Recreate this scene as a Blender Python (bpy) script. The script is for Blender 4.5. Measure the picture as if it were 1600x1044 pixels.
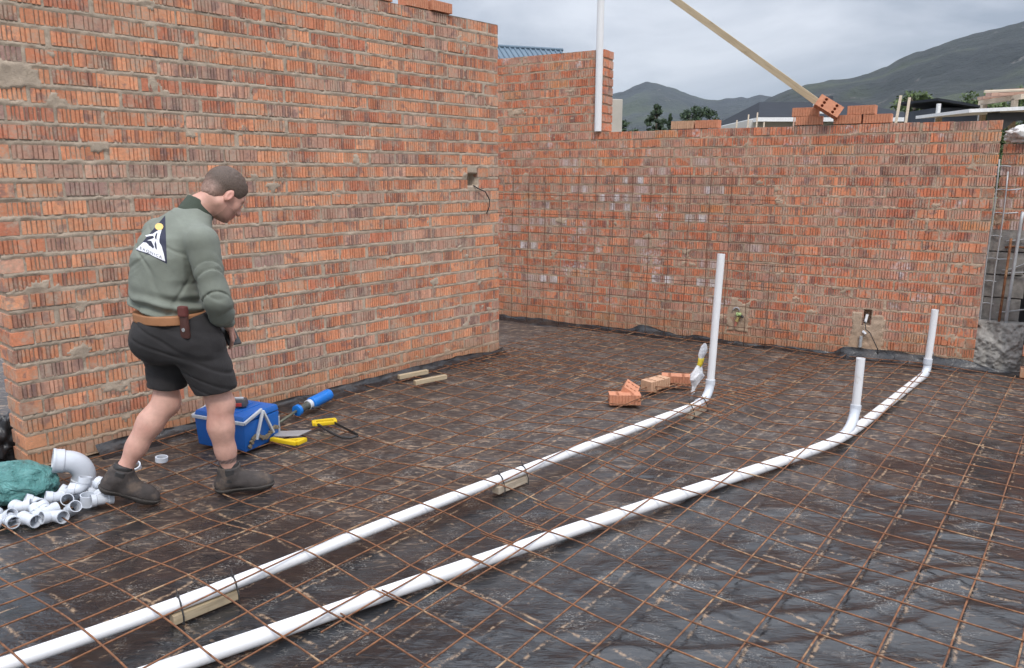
import bpy, bmesh, math, random
import numpy as np
from mathutils import Vector, Matrix
from mathutils.bvhtree import BVHTree

random.seed(11)
RNG = np.random.default_rng(11)
for o in list(bpy.data.objects):
    bpy.data.objects.remove(o)
sc = bpy.context.scene
COL = sc.collection

# ------------------------------------------------------------------ camera
CAM_H, FPX = 1.62, 1200.0
PITCH = math.atan(250.0 / 1200.0)
cam_d = bpy.data.cameras.new('camera')
cam = bpy.data.objects.new('camera', cam_d); COL.objects.link(cam)
cam_d.sensor_width = 36.0; cam_d.lens = 27.0
cam_d.clip_start = 0.05; cam_d.clip_end = 9000
cam.location = (0, 0, CAM_H)
cam.rotation_euler = (math.pi / 2 - PITCH, 0, 0)
sc.camera = cam

# ------------------------------------------------------------------ sky, sun, exposure
HAZE = 0.00010
SUN_EL, SUN_ROT = math.radians(52), math.radians(166)      # rotation clockwise from +Y
world = bpy.data.worlds.new('World'); sc.world = world
world.use_nodes = True
wn, wl = world.node_tree.nodes, world.node_tree.links
wn.clear()
w_out = wn.new('ShaderNodeOutputWorld'); w_bg = wn.new('ShaderNodeBackground')
w_sky = wn.new('ShaderNodeTexSky'); w_sky.sky_type = 'NISHITA'; w_sky.sun_disc = False
w_sky.sun_elevation = SUN_EL; w_sky.sun_rotation = SUN_ROT
w_tc = wn.new('ShaderNodeTexCoord')
w_sep = wn.new('ShaderNodeSeparateXYZ'); wl.new(w_tc.outputs['Generated'], w_sep.inputs[0])
w_map = wn.new('ShaderNodeMapping'); w_map.inputs['Scale'].default_value = (1.0, 1.0, 2.6)
w_map.inputs['Location'].default_value = (0.35, 0.1, 0.2)
wl.new(w_tc.outputs['Generated'], w_map.inputs[0])
w_n = wn.new('ShaderNodeTexNoise'); w_n.inputs['Scale'].default_value = 3.0
w_n.inputs['Detail'].default_value = 6; w_n.inputs['Roughness'].default_value = 0.55; w_n.inputs['Distortion'].default_value = 0.4
wl.new(w_map.outputs[0], w_n.inputs['Vector'])
w_r = wn.new('ShaderNodeValToRGB')
w_r.color_ramp.elements[0].position = 0.37; w_r.color_ramp.elements[0].color = (0.42, 0.465, 0.55, 1)
w_r.color_ramp.elements[1].position = 0.68; w_r.color_ramp.elements[1].color = (0.90, 0.93, 1.0, 1)
wl.new(w_n.outputs['Fac'], w_r.inputs[0])
w_abs = wn.new('ShaderNodeMath'); w_abs.operation = 'MAXIMUM'; w_abs.inputs[1].default_value = 0.0
wl.new(w_sep.outputs['Z'], w_abs.inputs[0])
w_g = wn.new('ShaderNodeMath'); w_g.operation = 'MULTIPLY_ADD'      # overcast sky: brighter towards the zenith
w_g.inputs[1].default_value = 26.0; w_g.inputs[2].default_value = 5.0
w_sq = wn.new('ShaderNodeMath'); w_sq.operation = 'POWER'; w_sq.inputs[1].default_value = 2.0
wl.new(w_abs.outputs[0], w_sq.inputs[0]); wl.new(w_sq.outputs[0], w_g.inputs[0])
w_mul = wn.new('ShaderNodeVectorMath'); w_mul.operation = 'SCALE'
wl.new(w_r.outputs['Color'], w_mul.inputs[0]); wl.new(w_g.outputs[0], w_mul.inputs['Scale'])
w_mix = wn.new('ShaderNodeMixRGB'); w_mix.inputs[0].default_value = 0.90
wl.new(w_sky.outputs[0], w_mix.inputs[1]); wl.new(w_mul.outputs[0], w_mix.inputs[2])
wl.new(w_mix.outputs[0], w_bg.inputs['Color'])
w_bg.inputs['Strength'].default_value = 0.115
wl.new(w_bg.outputs[0], w_out.inputs['Surface'])

sun_d = bpy.data.lights.new('sun', 'SUN'); sun_d.energy = 1.5; sun_d.angle = math.radians(11)
sun_d.color = (1.0, 0.95, 0.88)
sun = bpy.data.objects.new('sun', sun_d); COL.objects.link(sun)
_sv = Vector((math.sin(SUN_ROT) * math.cos(SUN_EL), math.cos(SUN_ROT) * math.cos(SUN_EL), math.sin(SUN_EL)))
sun.rotation_euler = (-_sv).to_track_quat('-Z', 'Y').to_euler()
sun.location = (4, -4, 8)

sc.view_settings.view_transform = 'Standard'; sc.view_settings.look = 'None'
sc.view_settings.exposure = 0.45; sc.view_settings.gamma = 1.0
sc.view_settings.use_curve_mapping = False
sc.render.engine = 'CYCLES'
sc.cycles.use_denoising = True
sc.cycles.max_bounces = 6; sc.cycles.volume_bounces = 0
sc.cycles.transparent_max_bounces = 12

# ------------------------------------------------------------------ helpers
def link(o, parent=None):
    COL.objects.link(o)
    if parent is not None: o.parent = parent
    return o

def tag(o, label=None, cat=None, group=None, kind=None):
    if label: o['label'] = label
    if cat: o['category'] = cat
    if group: o['group'] = group
    if kind: o['kind'] = kind
    return o

def thing(name, label, cat, loc=(0, 0, 0), rot=(0, 0, 0), group=None, kind=None):
    o = bpy.data.objects.new(name, None); o.empty_display_size = 0.1
    COL.objects.link(o); o.location = loc; o.rotation_euler = rot
    return tag(o, label, cat, group, kind)

def mesh_obj(name, verts, faces, mat=None, parent=None, smooth=False, attr=None, loc=None):
    me = bpy.data.meshes.new(name)
    me.from_pydata([tuple(v) for v in verts], [], [tuple(f) for f in faces])
    if mat is not None: me.materials.append(mat)
    if smooth: me.polygons.foreach_set('use_smooth', [True] * len(me.polygons))
    if attr is not None: set_tint(me, attr)
    me.update()
    o = bpy.data.objects.new(name, me)
    if loc is not None: o.location = loc
    return link(o, parent)

def np_mesh(name, V, Fq, mat=None, parent=None, smooth=True):
    """fast mesh from numpy arrays (V n x 3, Fq m x 4)"""
    me = bpy.data.meshes.new(name)
    V = np.ascontiguousarray(V, np.float32); Fq = np.ascontiguousarray(Fq, np.int32)
    k = Fq.shape[1]
    me.vertices.add(len(V)); me.vertices.foreach_set('co', V.ravel())
    me.loops.add(Fq.size); me.loops.foreach_set('vertex_index', Fq.ravel())
    me.polygons.add(len(Fq))
    me.polygons.foreach_set('loop_start', np.arange(0, Fq.size, k, dtype=np.int32))
    try: me.polygons.foreach_set('loop_total', np.full(len(Fq), k, np.int32))
    except Exception: pass
    me.polygons.foreach_set('use_smooth', np.full(len(Fq), smooth))
    me.update(calc_edges=True); me.validate()
    if mat is not None: me.materials.append(mat)
    return link(bpy.data.objects.new(name, me), parent)

def set_tint(me, cols):
    a = me.attributes.new('tint', 'FLOAT_COLOR', 'POINT')
    c = np.ones((len(me.vertices), 4), np.float32); c[:, :3] = cols
    a.data.foreach_set('color', c.ravel())

class MB:
    """collects simple shapes into one mesh"""
    def __init__(s): s.v, s.f = [], []
    def add(s, v, f):
        n = len(s.v); s.v += [tuple(p) for p in v]; s.f += [tuple(i + n for i in q) for q in f]; return s
    def box(s, c, size, rot=None, taper=1.0, bev=0.0):
        hx, hy, hz = [d / 2 for d in size]
        if bev > 0:
            bm = bmesh.new(); bmesh.ops.create_cube(bm, size=1)
            for v in bm.verts:
                k = taper if v.co.z > 0 else 1
                v.co = Vector((v.co.x * 2 * hx * k, v.co.y * 2 * hy * k, v.co.z * 2 * hz))
            bmesh.ops.bevel(bm, geom=bm.edges[:], offset=bev, segments=2, affect='EDGES', profile=0.6)
            bm.verts.index_update()
            v = [q.co.copy() for q in bm.verts]; f = [[w.index for w in q.verts] for q in bm.faces]; bm.free()
        else:
            v = [Vector((x * hx * (taper if z > 0 else 1), y * hy * (taper if z > 0 else 1), z * hz)) for z in (-1, 1) for y in (-1, 1) for x in (-1, 1)]
            f = [(0, 2, 3, 1), (4, 5, 7, 6), (0, 1, 5, 4), (2, 6, 7, 3), (0, 4, 6, 2), (1, 3, 7, 5)]
        if rot is not None: v = [rot @ q for q in v]
        return s.add([q + Vector(c) for q in v], f)
    def tube(s, pts, r, n=8, cap=True, up=(0, 0, 1)):
        pts = [Vector(p) for p in pts]; R = r if hasattr(r, '__len__') else [r] * len(pts)
        base = len(s.v); U = None
        for i, p in enumerate(pts):
            t = (pts[min(i + 1, len(pts) - 1)] - pts[max(i - 1, 0)])
            t = t.normalized() if t.length > 1e-9 else Vector((0, 0, 1))
            if U is None:
                a = Vector(up); a = a if abs(a.dot(t)) < .95 else Vector((1, 0, 0))
                U = (a - t * a.dot(t)).normalized()
            else:
                U = U - t * U.dot(t)
                U = U.normalized() if U.length > 1e-6 else t.orthogonal().normalized()
            W = t.cross(U)
            for k in range(n):
                a = 2 * math.pi * k / n
                s.v.append(tuple(p + (U * math.cos(a) + W * math.sin(a)) * R[i]))
        for i in range(len(pts) - 1):
            for k in range(n):
                a, b = base + i * n + k, base + i * n + (k + 1) % n
                s.f.append((a, b, b + n, a + n))
        if cap:
            s.f.append(tuple(base + k for k in range(n))[::-1])
            s.f.append(tuple(base + (len(pts) - 1) * n + k for k in range(n)))
        return s
    def turned(s, c, d, prof, n=18, cap=False):
        """profile of (height along d, radius) turned about d, always in one frame"""
        c, d = Vector(c), Vector(d).normalized(); U = d.orthogonal().normalized(); W = d.cross(U); b = len(s.v)
        for h, r in prof:
            for k in range(n):
                a = 2 * math.pi * k / n; s.v.append(tuple(c + d * h + (U * math.cos(a) + W * math.sin(a)) * r))
        for i in range(len(prof) - 1):
            for k in range(n): q, w = b + i * n + k, b + i * n + (k + 1) % n; s.f.append((q, w, w + n, q + n))
        if cap: s.f.append(tuple(b + k for k in range(n))[::-1])
        return s
    def obj(s, name, mat=None, parent=None, smooth=False, auto=None):
        o = mesh_obj(name, s.v, s.f, mat, parent, smooth)
        if auto:
            o.data.polygons.foreach_set('use_smooth', [True] * len(o.data.polygons))
            try: o.data.set_sharp_from_angle(angle=math.radians(auto))
            except Exception: pass
        return o

# ---- value noise in numpy
def _h(ix, iy, iz, seed):
    n = (ix.astype(np.int64) * 374761393 + iy.astype(np.int64) * 668265263 + iz.astype(np.int64) * 2147483647 + seed * 144665) & 0x7fffffff
    n = ((n ^ (n >> 13)) * 1274126177) & 0x7fffffff
    return ((n ^ (n >> 16)) & 0xffff) / 65535.0
def vnoise(x, y, z=None, seed=0):
    x = np.asarray(x, float); y = np.asarray(y, float)
    z = np.zeros_like(x) if z is None else np.asarray(z, float)
    x, y, z = np.broadcast_arrays(x, y, z)
    ix, iy, iz = np.floor(x), np.floor(y), np.floor(z)
    fx, fy, fz = x - ix, y - iy, z - iz
    fx, fy, fz = [t * t * (3 - 2 * t) for t in (fx, fy, fz)]
    r = 0
    for dz in (0, 1):
        if dz == 1 and not np.any(fz): break
        wz = fz if dz else 1 - fz
        for dy in (0, 1):
            wy = fy if dy else 1 - fy
            for dx in (0, 1):
                wx = fx if dx else 1 - fx
                r = r + _h(ix + dx, iy + dy, iz + dz, seed) * wx * wy * wz
    return r * 2 - 1
def fbm(x, y, z=None, oct=4, seed=0, gain=0.5):
    r, a, f = 0, 1.0, 1.0
    for i in range(oct):
        r = r + a * vnoise(np.asarray(x) * f, np.asarray(y) * f, None if z is None else np.asarray(z) * f, seed + i * 7)
        a *= gain; f *= 2.03
    return r
def sstep(a, b, x):
    t = np.clip((x - a) / (b - a), 0, 1); return t * t * (3 - 2 * t)

# ------------------------------------------------------------------ materials
class Mat:
    """small node builder"""
    def __init__(s, name):
        s.m = bpy.data.materials.new(name); s.m.use_nodes = True
        s.n, s.l = s.m.node_tree.nodes, s.m.node_tree.links
        s.b = s.n['Principled BSDF']
        s.geo = s.n.new('ShaderNodeNewGeometry'); s.P = s.geo.outputs['Position']
    def inp(s, sock, v):
        if isinstance(v, bpy.types.NodeSocket): s.l.new(v, sock)
        elif isinstance(v, (tuple, list)) and len(v) == 3 and sock.type == 'RGBA': sock.default_value = (*v, 1)
        else: sock.default_value = v
    def noise(s, scale=5, detail=3, rough=.55, vec=None, dist=0, stretch=None):
        n = s.n.new('ShaderNodeTexNoise'); n.inputs['Scale'].default_value = scale
        n.inputs['Detail'].default_value = detail; n.inputs['Roughness'].default_value = rough
        n.inputs['Distortion'].default_value = dist
        v = vec if vec is not None else s.P
        if stretch is not None:
            m = s.n.new('ShaderNodeMapping'); m.inputs['Scale'].default_value = stretch; s.l.new(v, m.inputs[0]); v = m.outputs[0]
        s.l.new(v, n.inputs['Vector']); return n.outputs['Fac']
    def ramp(s, fac, *stops):
        r = s.n.new('ShaderNodeValToRGB'); e = r.color_ramp.elements
        while len(e) < len(stops): e.new(0.5)
        for q, (p, c) in zip(e, stops):
            q.position = p; q.color = (c, c, c, 1) if not hasattr(c, '__len__') else (*c, 1)
        s.l.new(fac, r.inputs[0]); return r.outputs['Color']
    def mix(s, fac, a, b, mode='MIX'):
        x = s.n.new('ShaderNodeMixRGB'); x.blend_type = mode
        s.inp(x.inputs[0], fac); s.inp(x.inputs[1], a); s.inp(x.inputs[2], b); return x.outputs[0]
    def math(s, op, a, b=0.0, c=None):
        x = s.n.new('ShaderNodeMath'); x.operation = op
        s.inp(x.inputs[0], a); s.inp(x.inputs[1], b)
        if c is not None: s.inp(x.inputs[2], c)
        return x.outputs[0]
    def attr(s, name='tint'):
        a = s.n.new('ShaderNodeAttribute'); a.attribute_name = name; return a.outputs['Color']
    def xyz(s, v=None):
        x = s.n.new('ShaderNodeSeparateXYZ'); s.l.new(v if v is not None else s.P, x.inputs[0]); return x.outputs
    def bump(s, h, strength=.4, dist=.01):
        b = s.n.new('ShaderNodeBump'); b.inputs['Strength'].default_value = strength; b.inputs['Distance'].default_value = dist
        s.l.new(h, b.inputs['Height']); s.l.new(b.outputs[0], s.b.inputs['Normal'])
    def set(s, color=None, rough=None, **kw):
        if color is not None: s.inp(s.b.inputs['Base Color'], color)
        if rough is not None: s.inp(s.b.inputs['Roughness'], rough)
        for k, v in kw.items(): s.inp(s.b.inputs[k.replace('_', ' ')], v)
        return s.m

def simple(name, color, rough=.6, var=.15, scale=30, bump=0.0, dirt=None, dscale=8, dthr=.58, metal=0.0):
    m = Mat(name)
    c = m.mix(1.0, color, m.ramp(m.noise(scale, 4), (0.25, 1 - var), (0.75, 1 + var * .6)), 'MULTIPLY')
    if dirt: c = m.mix(m.ramp(m.noise(dscale, 5, .65), (dthr, 0.0), (dthr + .16, 0.9)), c, dirt)
    if bump: m.bump(m.noise(scale * 3, 4), bump, .004)
    return m.set(c, rough, Metallic=metal)

def brick_mat(name, white=0.0, mud=0.6, smear=.62):
    m = Mat(name)
    c = m.attr('tint')
    c = m.mix(1.0, c, m.ramp(m.noise(55, 4, .6), (.25, .74), (.75, 1.2)), 'MULTIPLY')
    # kiln-dark purple patches, small flecks, mortar smears
    c = m.mix(m.ramp(m.noise(13, 4, .6), (.56, 0.0), (.64, .70)), c, (.20, .125, .115))
    c = m.mix(m.ramp(m.noise(48, 2, .5, stretch=(1, 1, 2.2)), (.62, 0.0), (.68, .7)), c, (.46, .27, .19))
    sm = m.math('MULTIPLY', m.ramp(m.noise(9, 5, .65), (smear - .08, 0.0), (smear + .06, 1.0)), m.ramp(m.noise(70, 3), (.35, .2), (.6, 1.0)))
    c = m.mix(m.math('MULTIPLY', sm, .78), c, (.42, .335, .26))
    if white > 0:
        w = m.math('MULTIPLY', m.ramp(m.noise(4.2, 4, .6), (.60, 0.0), (.70, 1.0)), m.ramp(m.noise(40, 3, .6), (.40, 0.0), (.6, 1.0)))
        c = m.mix(m.math('MULTIPLY', w, white), c, (.62, .55, .55))
    z = m.xyz()['Z']
    lo = m.math('ADD', z, m.math('MULTIPLY', m.noise(5, 4), .35))
    c = m.mix(m.math('MULTIPLY', m.ramp(lo, (.16, 1.0), (.46, 0.0)), mud), c, (.34, .175, .085))
    m.bump(m.noise(160, 3, .6), .35, .003)
    return m.set(c, .88)

def mortar_mat(name, col=(.36, .305, .245), mud=.6):
    m = Mat(name)
    c = m.mix(m.ramp(m.noise(14, 5, .65), (.35, 0.0), (.65, 1.0)), tuple(x * .78 for x in col), tuple(x * 1.14 for x in col))
    c = m.mix(m.ramp(m.noise(90, 3, .6), (.55, 0.0), (.75, .5)), c, tuple(x * .55 for x in col))
    z = m.xyz()['Z']
    lo = m.math('ADD', z, m.math('MULTIPLY', m.noise(5, 4), .35))
    c = m.mix(m.math('MULTIPLY', m.ramp(lo, (.16, 1.0), (.46, 0.0)), mud), c, (.33, .19, .10))
    m.bump(m.noise(120, 5, .7), .7, .006)
    return m.set(c, .95)

M = {}
M['brick'] = brick_mat('brick_clay', smear=.55)
M['brick_back'] = brick_mat('brick_clay_stained', white=.8, smear=.53)
M['mortar'] = mortar_mat('mortar_grey', (.41, .33, .255))
M['mortar_back'] = mortar_mat('mortar_brown', (.44, .325, .235))
M['loose'] = simple('brick_fresh', (.52, .22, .125), .85, .22, 40, .3, dirt=(.40, .28, .2), dscale=20, dthr=.6)
M['loose_pale'] = simple('brick_pale', (.50, .30, .19), .85, .2, 40, .3, dirt=(.3, .12, .07), dscale=18, dthr=.6)
M['concrete'] = simple('concrete_rough', (.27, .255, .235), .95, .4, 20, .9, dirt=(.22, .20, .18), dscale=9)
M['pillar'] = simple('concrete_pale', (.46, .43, .38), .9, .12, 6, .3)
M['pvc'] = simple('white_pvc', (.74, .74, .75), .32, .04, 5, 0, dirt=(.55, .50, .44), dscale=7, dthr=.66)
M['pvc_fit'] = simple('white_pvc_fitting', (.55, .58, .63), .35, .04, 9)
M['pvc_grey'] = simple('conduit_grey_pvc', (.55, .57, .60), .6, .1, 9)  # even grey plastic, the colour of the wall conduit
M['wood'] = None
def wood_mat(name, a, b):
    m = Mat(name)
    tc = m.n.new('ShaderNodeTexCoord')
    g = m.noise(6, 4, .6, vec=tc.outputs['Object'], stretch=(.8, 14, 14), dist=.6)
    c = m.mix(m.ramp(g, (.35, 0.0), (.7, 1.0)), a, b)
    c = m.mix(m.ramp(m.noise(9, 3, vec=tc.outputs['Object']), (.62, 0.0), (.74, .6)), c, tuple(x * .5 for x in b))
    m.bump(g, .25, .003)
    return m.set(c, .75)
M['wood'] = wood_mat('pine_timber', (.46, .37, .25), (.34, .26, .16))
M['wood_grey'] = wood_mat('weathered_timber', (.50, .42, .32), (.34, .27, .20))
M['wood_red'] = wood_mat('red_brown_timber', (.42, .27, .20), (.27, .15, .11))
m = Mat('rusty_steel')
c = m.mix(m.ramp(m.noise(38, 4, .6), (.35, 0.0), (.65, 1.0)), (.10, .040, .019), (.24, .100, .043))
c = m.mix(m.ramp(m.noise(7, 5, .7), (.56, 0.0), (.64, .9)), c, (.36, .235, .135))
m.bump(m.noise(220, 2), .4, .002)
M['rust'] = m.set(c, .85)
M['rust_dark'] = simple('dark_rust', (.12, .062, .038), .85, .3, 40)
M['galv'] = simple('galvanised_wire', (.42, .43, .44), .5, .2, 30, metal=.25)
M['black_plastic'] = simple('black_plastic', (.022, .022, .025), .4, .2, 20)
M['dark'] = simple('dark_rubber', (.03, .028, .028), .6, .2, 20)

# ------------------------------------------------------------------ ground, membrane
ANG = math.radians(37.5)
LX, LY = math.sin(ANG), math.cos(ANG)          # direction of the long mesh wires
MX, MY = math.cos(ANG), -math.sin(ANG)
def lm(L, Mm, z=0.0): return Vector((LX * L + MX * Mm, LY * L + MY * Mm, z))

def dense(P, n=5):
    out = []
    for i in range(len(P) - 1):
        p0, p1, p2, p3 = [np.array(P[k], float) for k in (max(0, i - 1), i, i + 1, min(len(P) - 1, i + 2))]
        for k in range(n):
            t = k / n
            out.append(tuple(.5 * (2 * p1 + (p2 - p0) * t + (2 * p0 - 5 * p1 + 4 * p2 - p3) * t * t + (3 * p1 - p0 - 3 * p2 + p3) * t ** 3)))
    return out + [tuple(P[-1])]
PIPE1 = dense([(-1.95, 1.97), (-1.229, 2.580), (-.314, 3.510), (.491, 4.306), (1.164, 4.964), (1.30, 5.115)])
PIPE2 = dense([(-1.75, 1.84), (-1.126, 2.250), (-.406, 2.762), (.294, 3.256), (1.333, 3.969), (1.821, 4.32), (2.136, 4.609), (2.581, 5.123), (3.024, 5.647), (3.30, 5.97)])
P1Z, P2Z, PR = .065, .032, .0262
def seg_dist(x, y, pl):
    d = np.full(np.shape(x), 9.0)
    for (ax, ay), (bx, by) in zip(pl[:-1], pl[1:]):
        ex, ey = bx - ax, by - ay; L2 = ex * ex + ey * ey
        t = np.clip(((x - ax) * ex + (y - ay) * ey) / L2, 0, 1)
        d = np.minimum(d, np.hypot(x - ax - t * ex, y - ay - t * ey))
    return d
def floor_h(x, y):
    x = np.asarray(x, float); y = np.asarray(y, float)
    h = .012 * fbm(x * 1.6, y * 1.6, oct=3, seed=3) + .002 * fbm(x * 5, y * 7, oct=2, seed=4)
    u = x * .98 + y * .15; v = -x * .15 + y * .98
    w = np.abs(vnoise(u * 1.1, v * 7.5 + 1.4 * vnoise(u * 1.8, v * 1.8, seed=5), seed=9))
    h = h + .009 * np.clip(1 - w * 3.2, 0, 1) * sstep(-.3, .5, vnoise(x * 1.1, y * 1.1, seed=21))
    w2 = np.abs(vnoise(u * 4 + 7, v * 5.5, seed=31))
    h = h + .005 * np.clip(1 - w2 * 3.5, 0, 1)
    return np.minimum(h - .012, .012)

# earth under everything, out to the horizon
m = Mat('earth')
c = m.mix(m.ramp(m.noise(.25, 6, .6), (.35, 0.0), (.65, 1.0)), (.20, .13, .075), (.11, .085, .05))
c = m.mix(m.ramp(m.noise(.02, 4), (.4, 0.0), (.6, 1.0)), c, (.07, .085, .04))
m.bump(m.noise(6, 6, .7), .8, .05)
M['earth'] = m.set(c, .95)
gv, gf = [], []
rings = [0.4, 4, 12, 40, 150, 600, 2500]
gv.append((0, 5, -.06))
for r in rings:
    for k in range(48):
        a = 2 * math.pi * k / 48; gv.append((r * math.cos(a), 5 + r * math.sin(a), -.06))
for k in range(48): gf.append((0, 1 + k, 1 + (k + 1) % 48))
for i in range(len(rings) - 1):
    for k in range(48):
        a, b = 1 + i * 48 + k, 1 + i * 48 + (k + 1) % 48
        gf.append((a, a + 48, b + 48, b))
g = mesh_obj('ground', gv, gf, M['earth']); tag(g, 'bare brown earth reaching away behind the walls', None, kind='structure')

# black damp proof membrane
m = Mat('membrane')
def dotc(v):
    d = m.n.new('ShaderNodeVectorMath'); d.operation = 'DOT_PRODUCT'; m.l.new(m.P, d.inputs[0]); d.inputs[1].default_value = v
    return d.outputs['Value']
cL, cM = dotc((LX, LY, 0)), dotc((MX, MY, 0))
base = m.mix(m.noise(3, 3), (.011, .012, .014), (.020, .020, .022))
# dried mud film: thick towards the back and the left, thin at the near right
grad = m.math('ADD', m.math('MULTIPLY', m.math('SUBTRACT', cL, 3.5), .11), m.math('MULTIPLY', m.math('ADD', cM, 1.35), -.14))
film = m.math('ADD', m.noise(1.6, 6, .68), grad)
film = m.ramp(film, (.44, 0.0), (.72, 1.0))
fine = m.ramp(m.noise(30, 5, .7, stretch=(.7, 1.5, 1)), (.36, .12), (.62, 1.0))
col = m.mix(m.math('MULTIPLY', m.math('MULTIPLY', film, fine), .68), base, (.088, .064, .052))
# smears with pale dried cement and clay
sp = m.math('MULTIPLY', m.ramp(m.noise(4.5, 4, .6), (.53, 0.0), (.62, 1.0)), m.ramp(m.noise(75, 3, .6, stretch=(.6, 1.4, 1), dist=1.8), (.56, 0.0), (.60, 1.0)))
col = m.mix(m.math('MULTIPLY', sp, m.math('ADD', m.math('MULTIPLY', film, .3), .38)), col, (.40, .37, .33))
tn = m.math('MULTIPLY', m.ramp(m.noise(26, 4, .65, stretch=(.4, 1.7, 1), dist=1.2), (.56, 0.0), (.63, .8)), m.math('ADD', m.math('MULTIPLY', film, .9), .1))
col = m.mix(tn, col, (.30, .215, .15))
# mud lines where the wires lay before
def lines(c, off, step, wid):
    f = m.math('FRACT', m.math('ADD', m.math('MULTIPLY', m.math('ADD', c, off), 1 / step), m.math('MULTIPLY', m.math('SUBTRACT', m.noise(5, 3), .5), .22)))
    d = m.math('ABSOLUTE', m.math('SUBTRACT', f, .5))
    return m.ramp(d, (0.0, 1.0), (wid, 0.0))
l1 = m.math('MULTIPLY', lines(cM, .243 - .010 + 10 * .1945 - .09725 + .0, .1945, .05), m.ramp(m.noise(3.1, 5, .75), (.46, 0.0), (.55, 1.0)))
l2 = m.math('MULTIPLY', lines(cL, -.06 + 9.5 * .205, .205, .055), m.math('MULTIPLY', m.ramp(m.noise(2.7, 5, .75, stretch=(1.1, .9, 1)), (.48, 0.0), (.58, 1.0)), m.ramp(cM, (-.9, 1.0), (-.5, .35))))
ll = m.math('MAXIMUM', l1, l2)
ll = m.math('MULTIPLY', ll, m.ramp(m.noise(38, 4, .7), (.44, .0), (.56, 1.0)))
col = m.mix(m.math('MULTIPLY', ll, .85), col, (.36, .235, .14))
rough = m.mix(m.math('MAXIMUM', film, ll), m.ramp(m.noise(2.2, 4), (.35, .07), (.7, .20)), (.52, .52, .52))
crink = m.math('ADD', m.noise(11, 5, .6, stretch=(.5, 1.8, 1), dist=.8), m.math('MULTIPLY', m.noise(38, 4, .6, dist=1.0), .25))
m.bump(crink, .17, .03)
M['membrane'] = m.set(col, rough, IOR=1.6)
NX, NY = 420, 460
xs = np.linspace(-4.6, 6.2, NX); ys = np.linspace(.6, 10.0, NY)
XX, YY = np.meshgrid(xs, ys); ZZ = floor_h(XX, YY)
V = np.stack([XX, YY, ZZ], -1).reshape(-1, 3)
idx = np.arange(NX * NY).reshape(NY, NX)
Fq = np.stack([idx[:-1, :-1], idx[:-1, 1:], idx[1:, 1:], idx[1:, :-1]], -1).reshape(-1, 4)
fl = np_mesh('floor_membrane', V, Fq, M['membrane'])
tag(fl, 'black plastic membrane floor smeared with dried mud', None, kind='structure')

# ------------------------------------------------------------------ brick walls
def brick_profile(L, rng, ng):
    """grooved front edge of a brick: list of (x, y, ridge index)"""
    pts = [(-L / 2, -.002, 0), (-L / 2 + .002, 0, 0)]
    xs_ = np.linspace(-L / 2, L / 2, ng + 2)[1:-1] + rng.normal(0, .0012, ng)
    skip = set(rng.choice(ng, rng.integers(0, 3), replace=False))
    for k, x in enumerate(xs_):
        if k in skip: continue
        w = .0028 + rng.random() * .0016; d = .006 + rng.random() * .003
        pts += [(x - w, 0, k), (x - w * .6, -d, k), (x + w * .6, -d, k + 1), (x + w, 0, k + 1)]
    pts += [(L / 2 - .002, 0, ng), (L / 2, -.002, ng)]
    return pts

PAL = [((.56, .225, .120), 6), ((.60, .265, .145), 4), ((.52, .195, .105), 4), ((.46, .165, .095), 2.5), ((.52, .275, .19), 3),
       ((.44, .245, .18), 1.0), ((.32, .19, .16), .4), ((.62, .30, .14), .4)]
PW = np.array([w for _, w in PAL]); PW = PW / PW.sum()
def brick_mesh(name, L, Dp, Hh, rng, mat, muted=0.0):
    ng = int(rng.integers(8, 11)); pr = brick_profile(L, rng, ng)
    n = len(pr)
    t = np.array(PAL[rng.choice(len(PAL), p=PW)][0]) * np.array((1.05, 1.06, 1.06)) * rng.uniform(.88, 1.1)
    if mat is M['brick_back']: t = t * np.array((.97, .82, .78))
    if muted: t = t * (1 - muted) + np.array((.36, .15, .10)) * muted
    rid = np.cumsum(rng.normal(0, .05, ng + 1)); rid = 1 + (rid - rid.mean()) + rng.normal(0, .05, ng + 1)
    dark = rng.random(ng + 1) < (.22 if rng.random() < .45 else .0)
    cols = []
    v = []
    for z in (-Hh / 2, Hh / 2):
        for (x, y, r) in pr:
            v.append((x, y, z)); c = t * rid[r]
            if dark[r]: c = c * .45 + np.array((.07, .05, .05))
            if y < -.004: c = c * .8 + np.array((.05, .045, .04))   # mortar dust in the grooves
            cols.append(c)
    for z in (-Hh / 2, Hh / 2):
        v += [(L / 2, -Dp, z), (-L / 2, -Dp, z)]; cols += [t, t]
    f = [(i, i + 1, n + i + 1, n + i) for i in range(n - 1)]
    b0, b1, t0, t1 = 2 * n, 2 * n + 1, 2 * n + 2, 2 * n + 3
    f += [(n - 1, b0, t0, 2 * n - 1), (b0, b1, t1, t0), (b1, 0, n, t1)]
    f += [tuple(range(n - 1, -1, -1)) + (b1, b0), tuple(range(n, 2 * n)) + (t0, t1)]
    me = bpy.data.meshes.new(name); me.from_pydata(v, [], f); me.materials.append(mat)
    set_tint(me, np.clip(np.array(cols), .02, .9)); me.update()
    return me

def px_of(p):
    cp, sp_ = math.cos(PITCH), math.sin(PITCH)
    cz = p[1] * cp - (p[2] - CAM_H) * sp_; cy = -p[1] * sp_ - (p[2] - CAM_H) * cp
    if cz < .1: return None
    return 800 + FPX * p[0] / cz, 522 + FPX * cy / cz, cz

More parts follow.
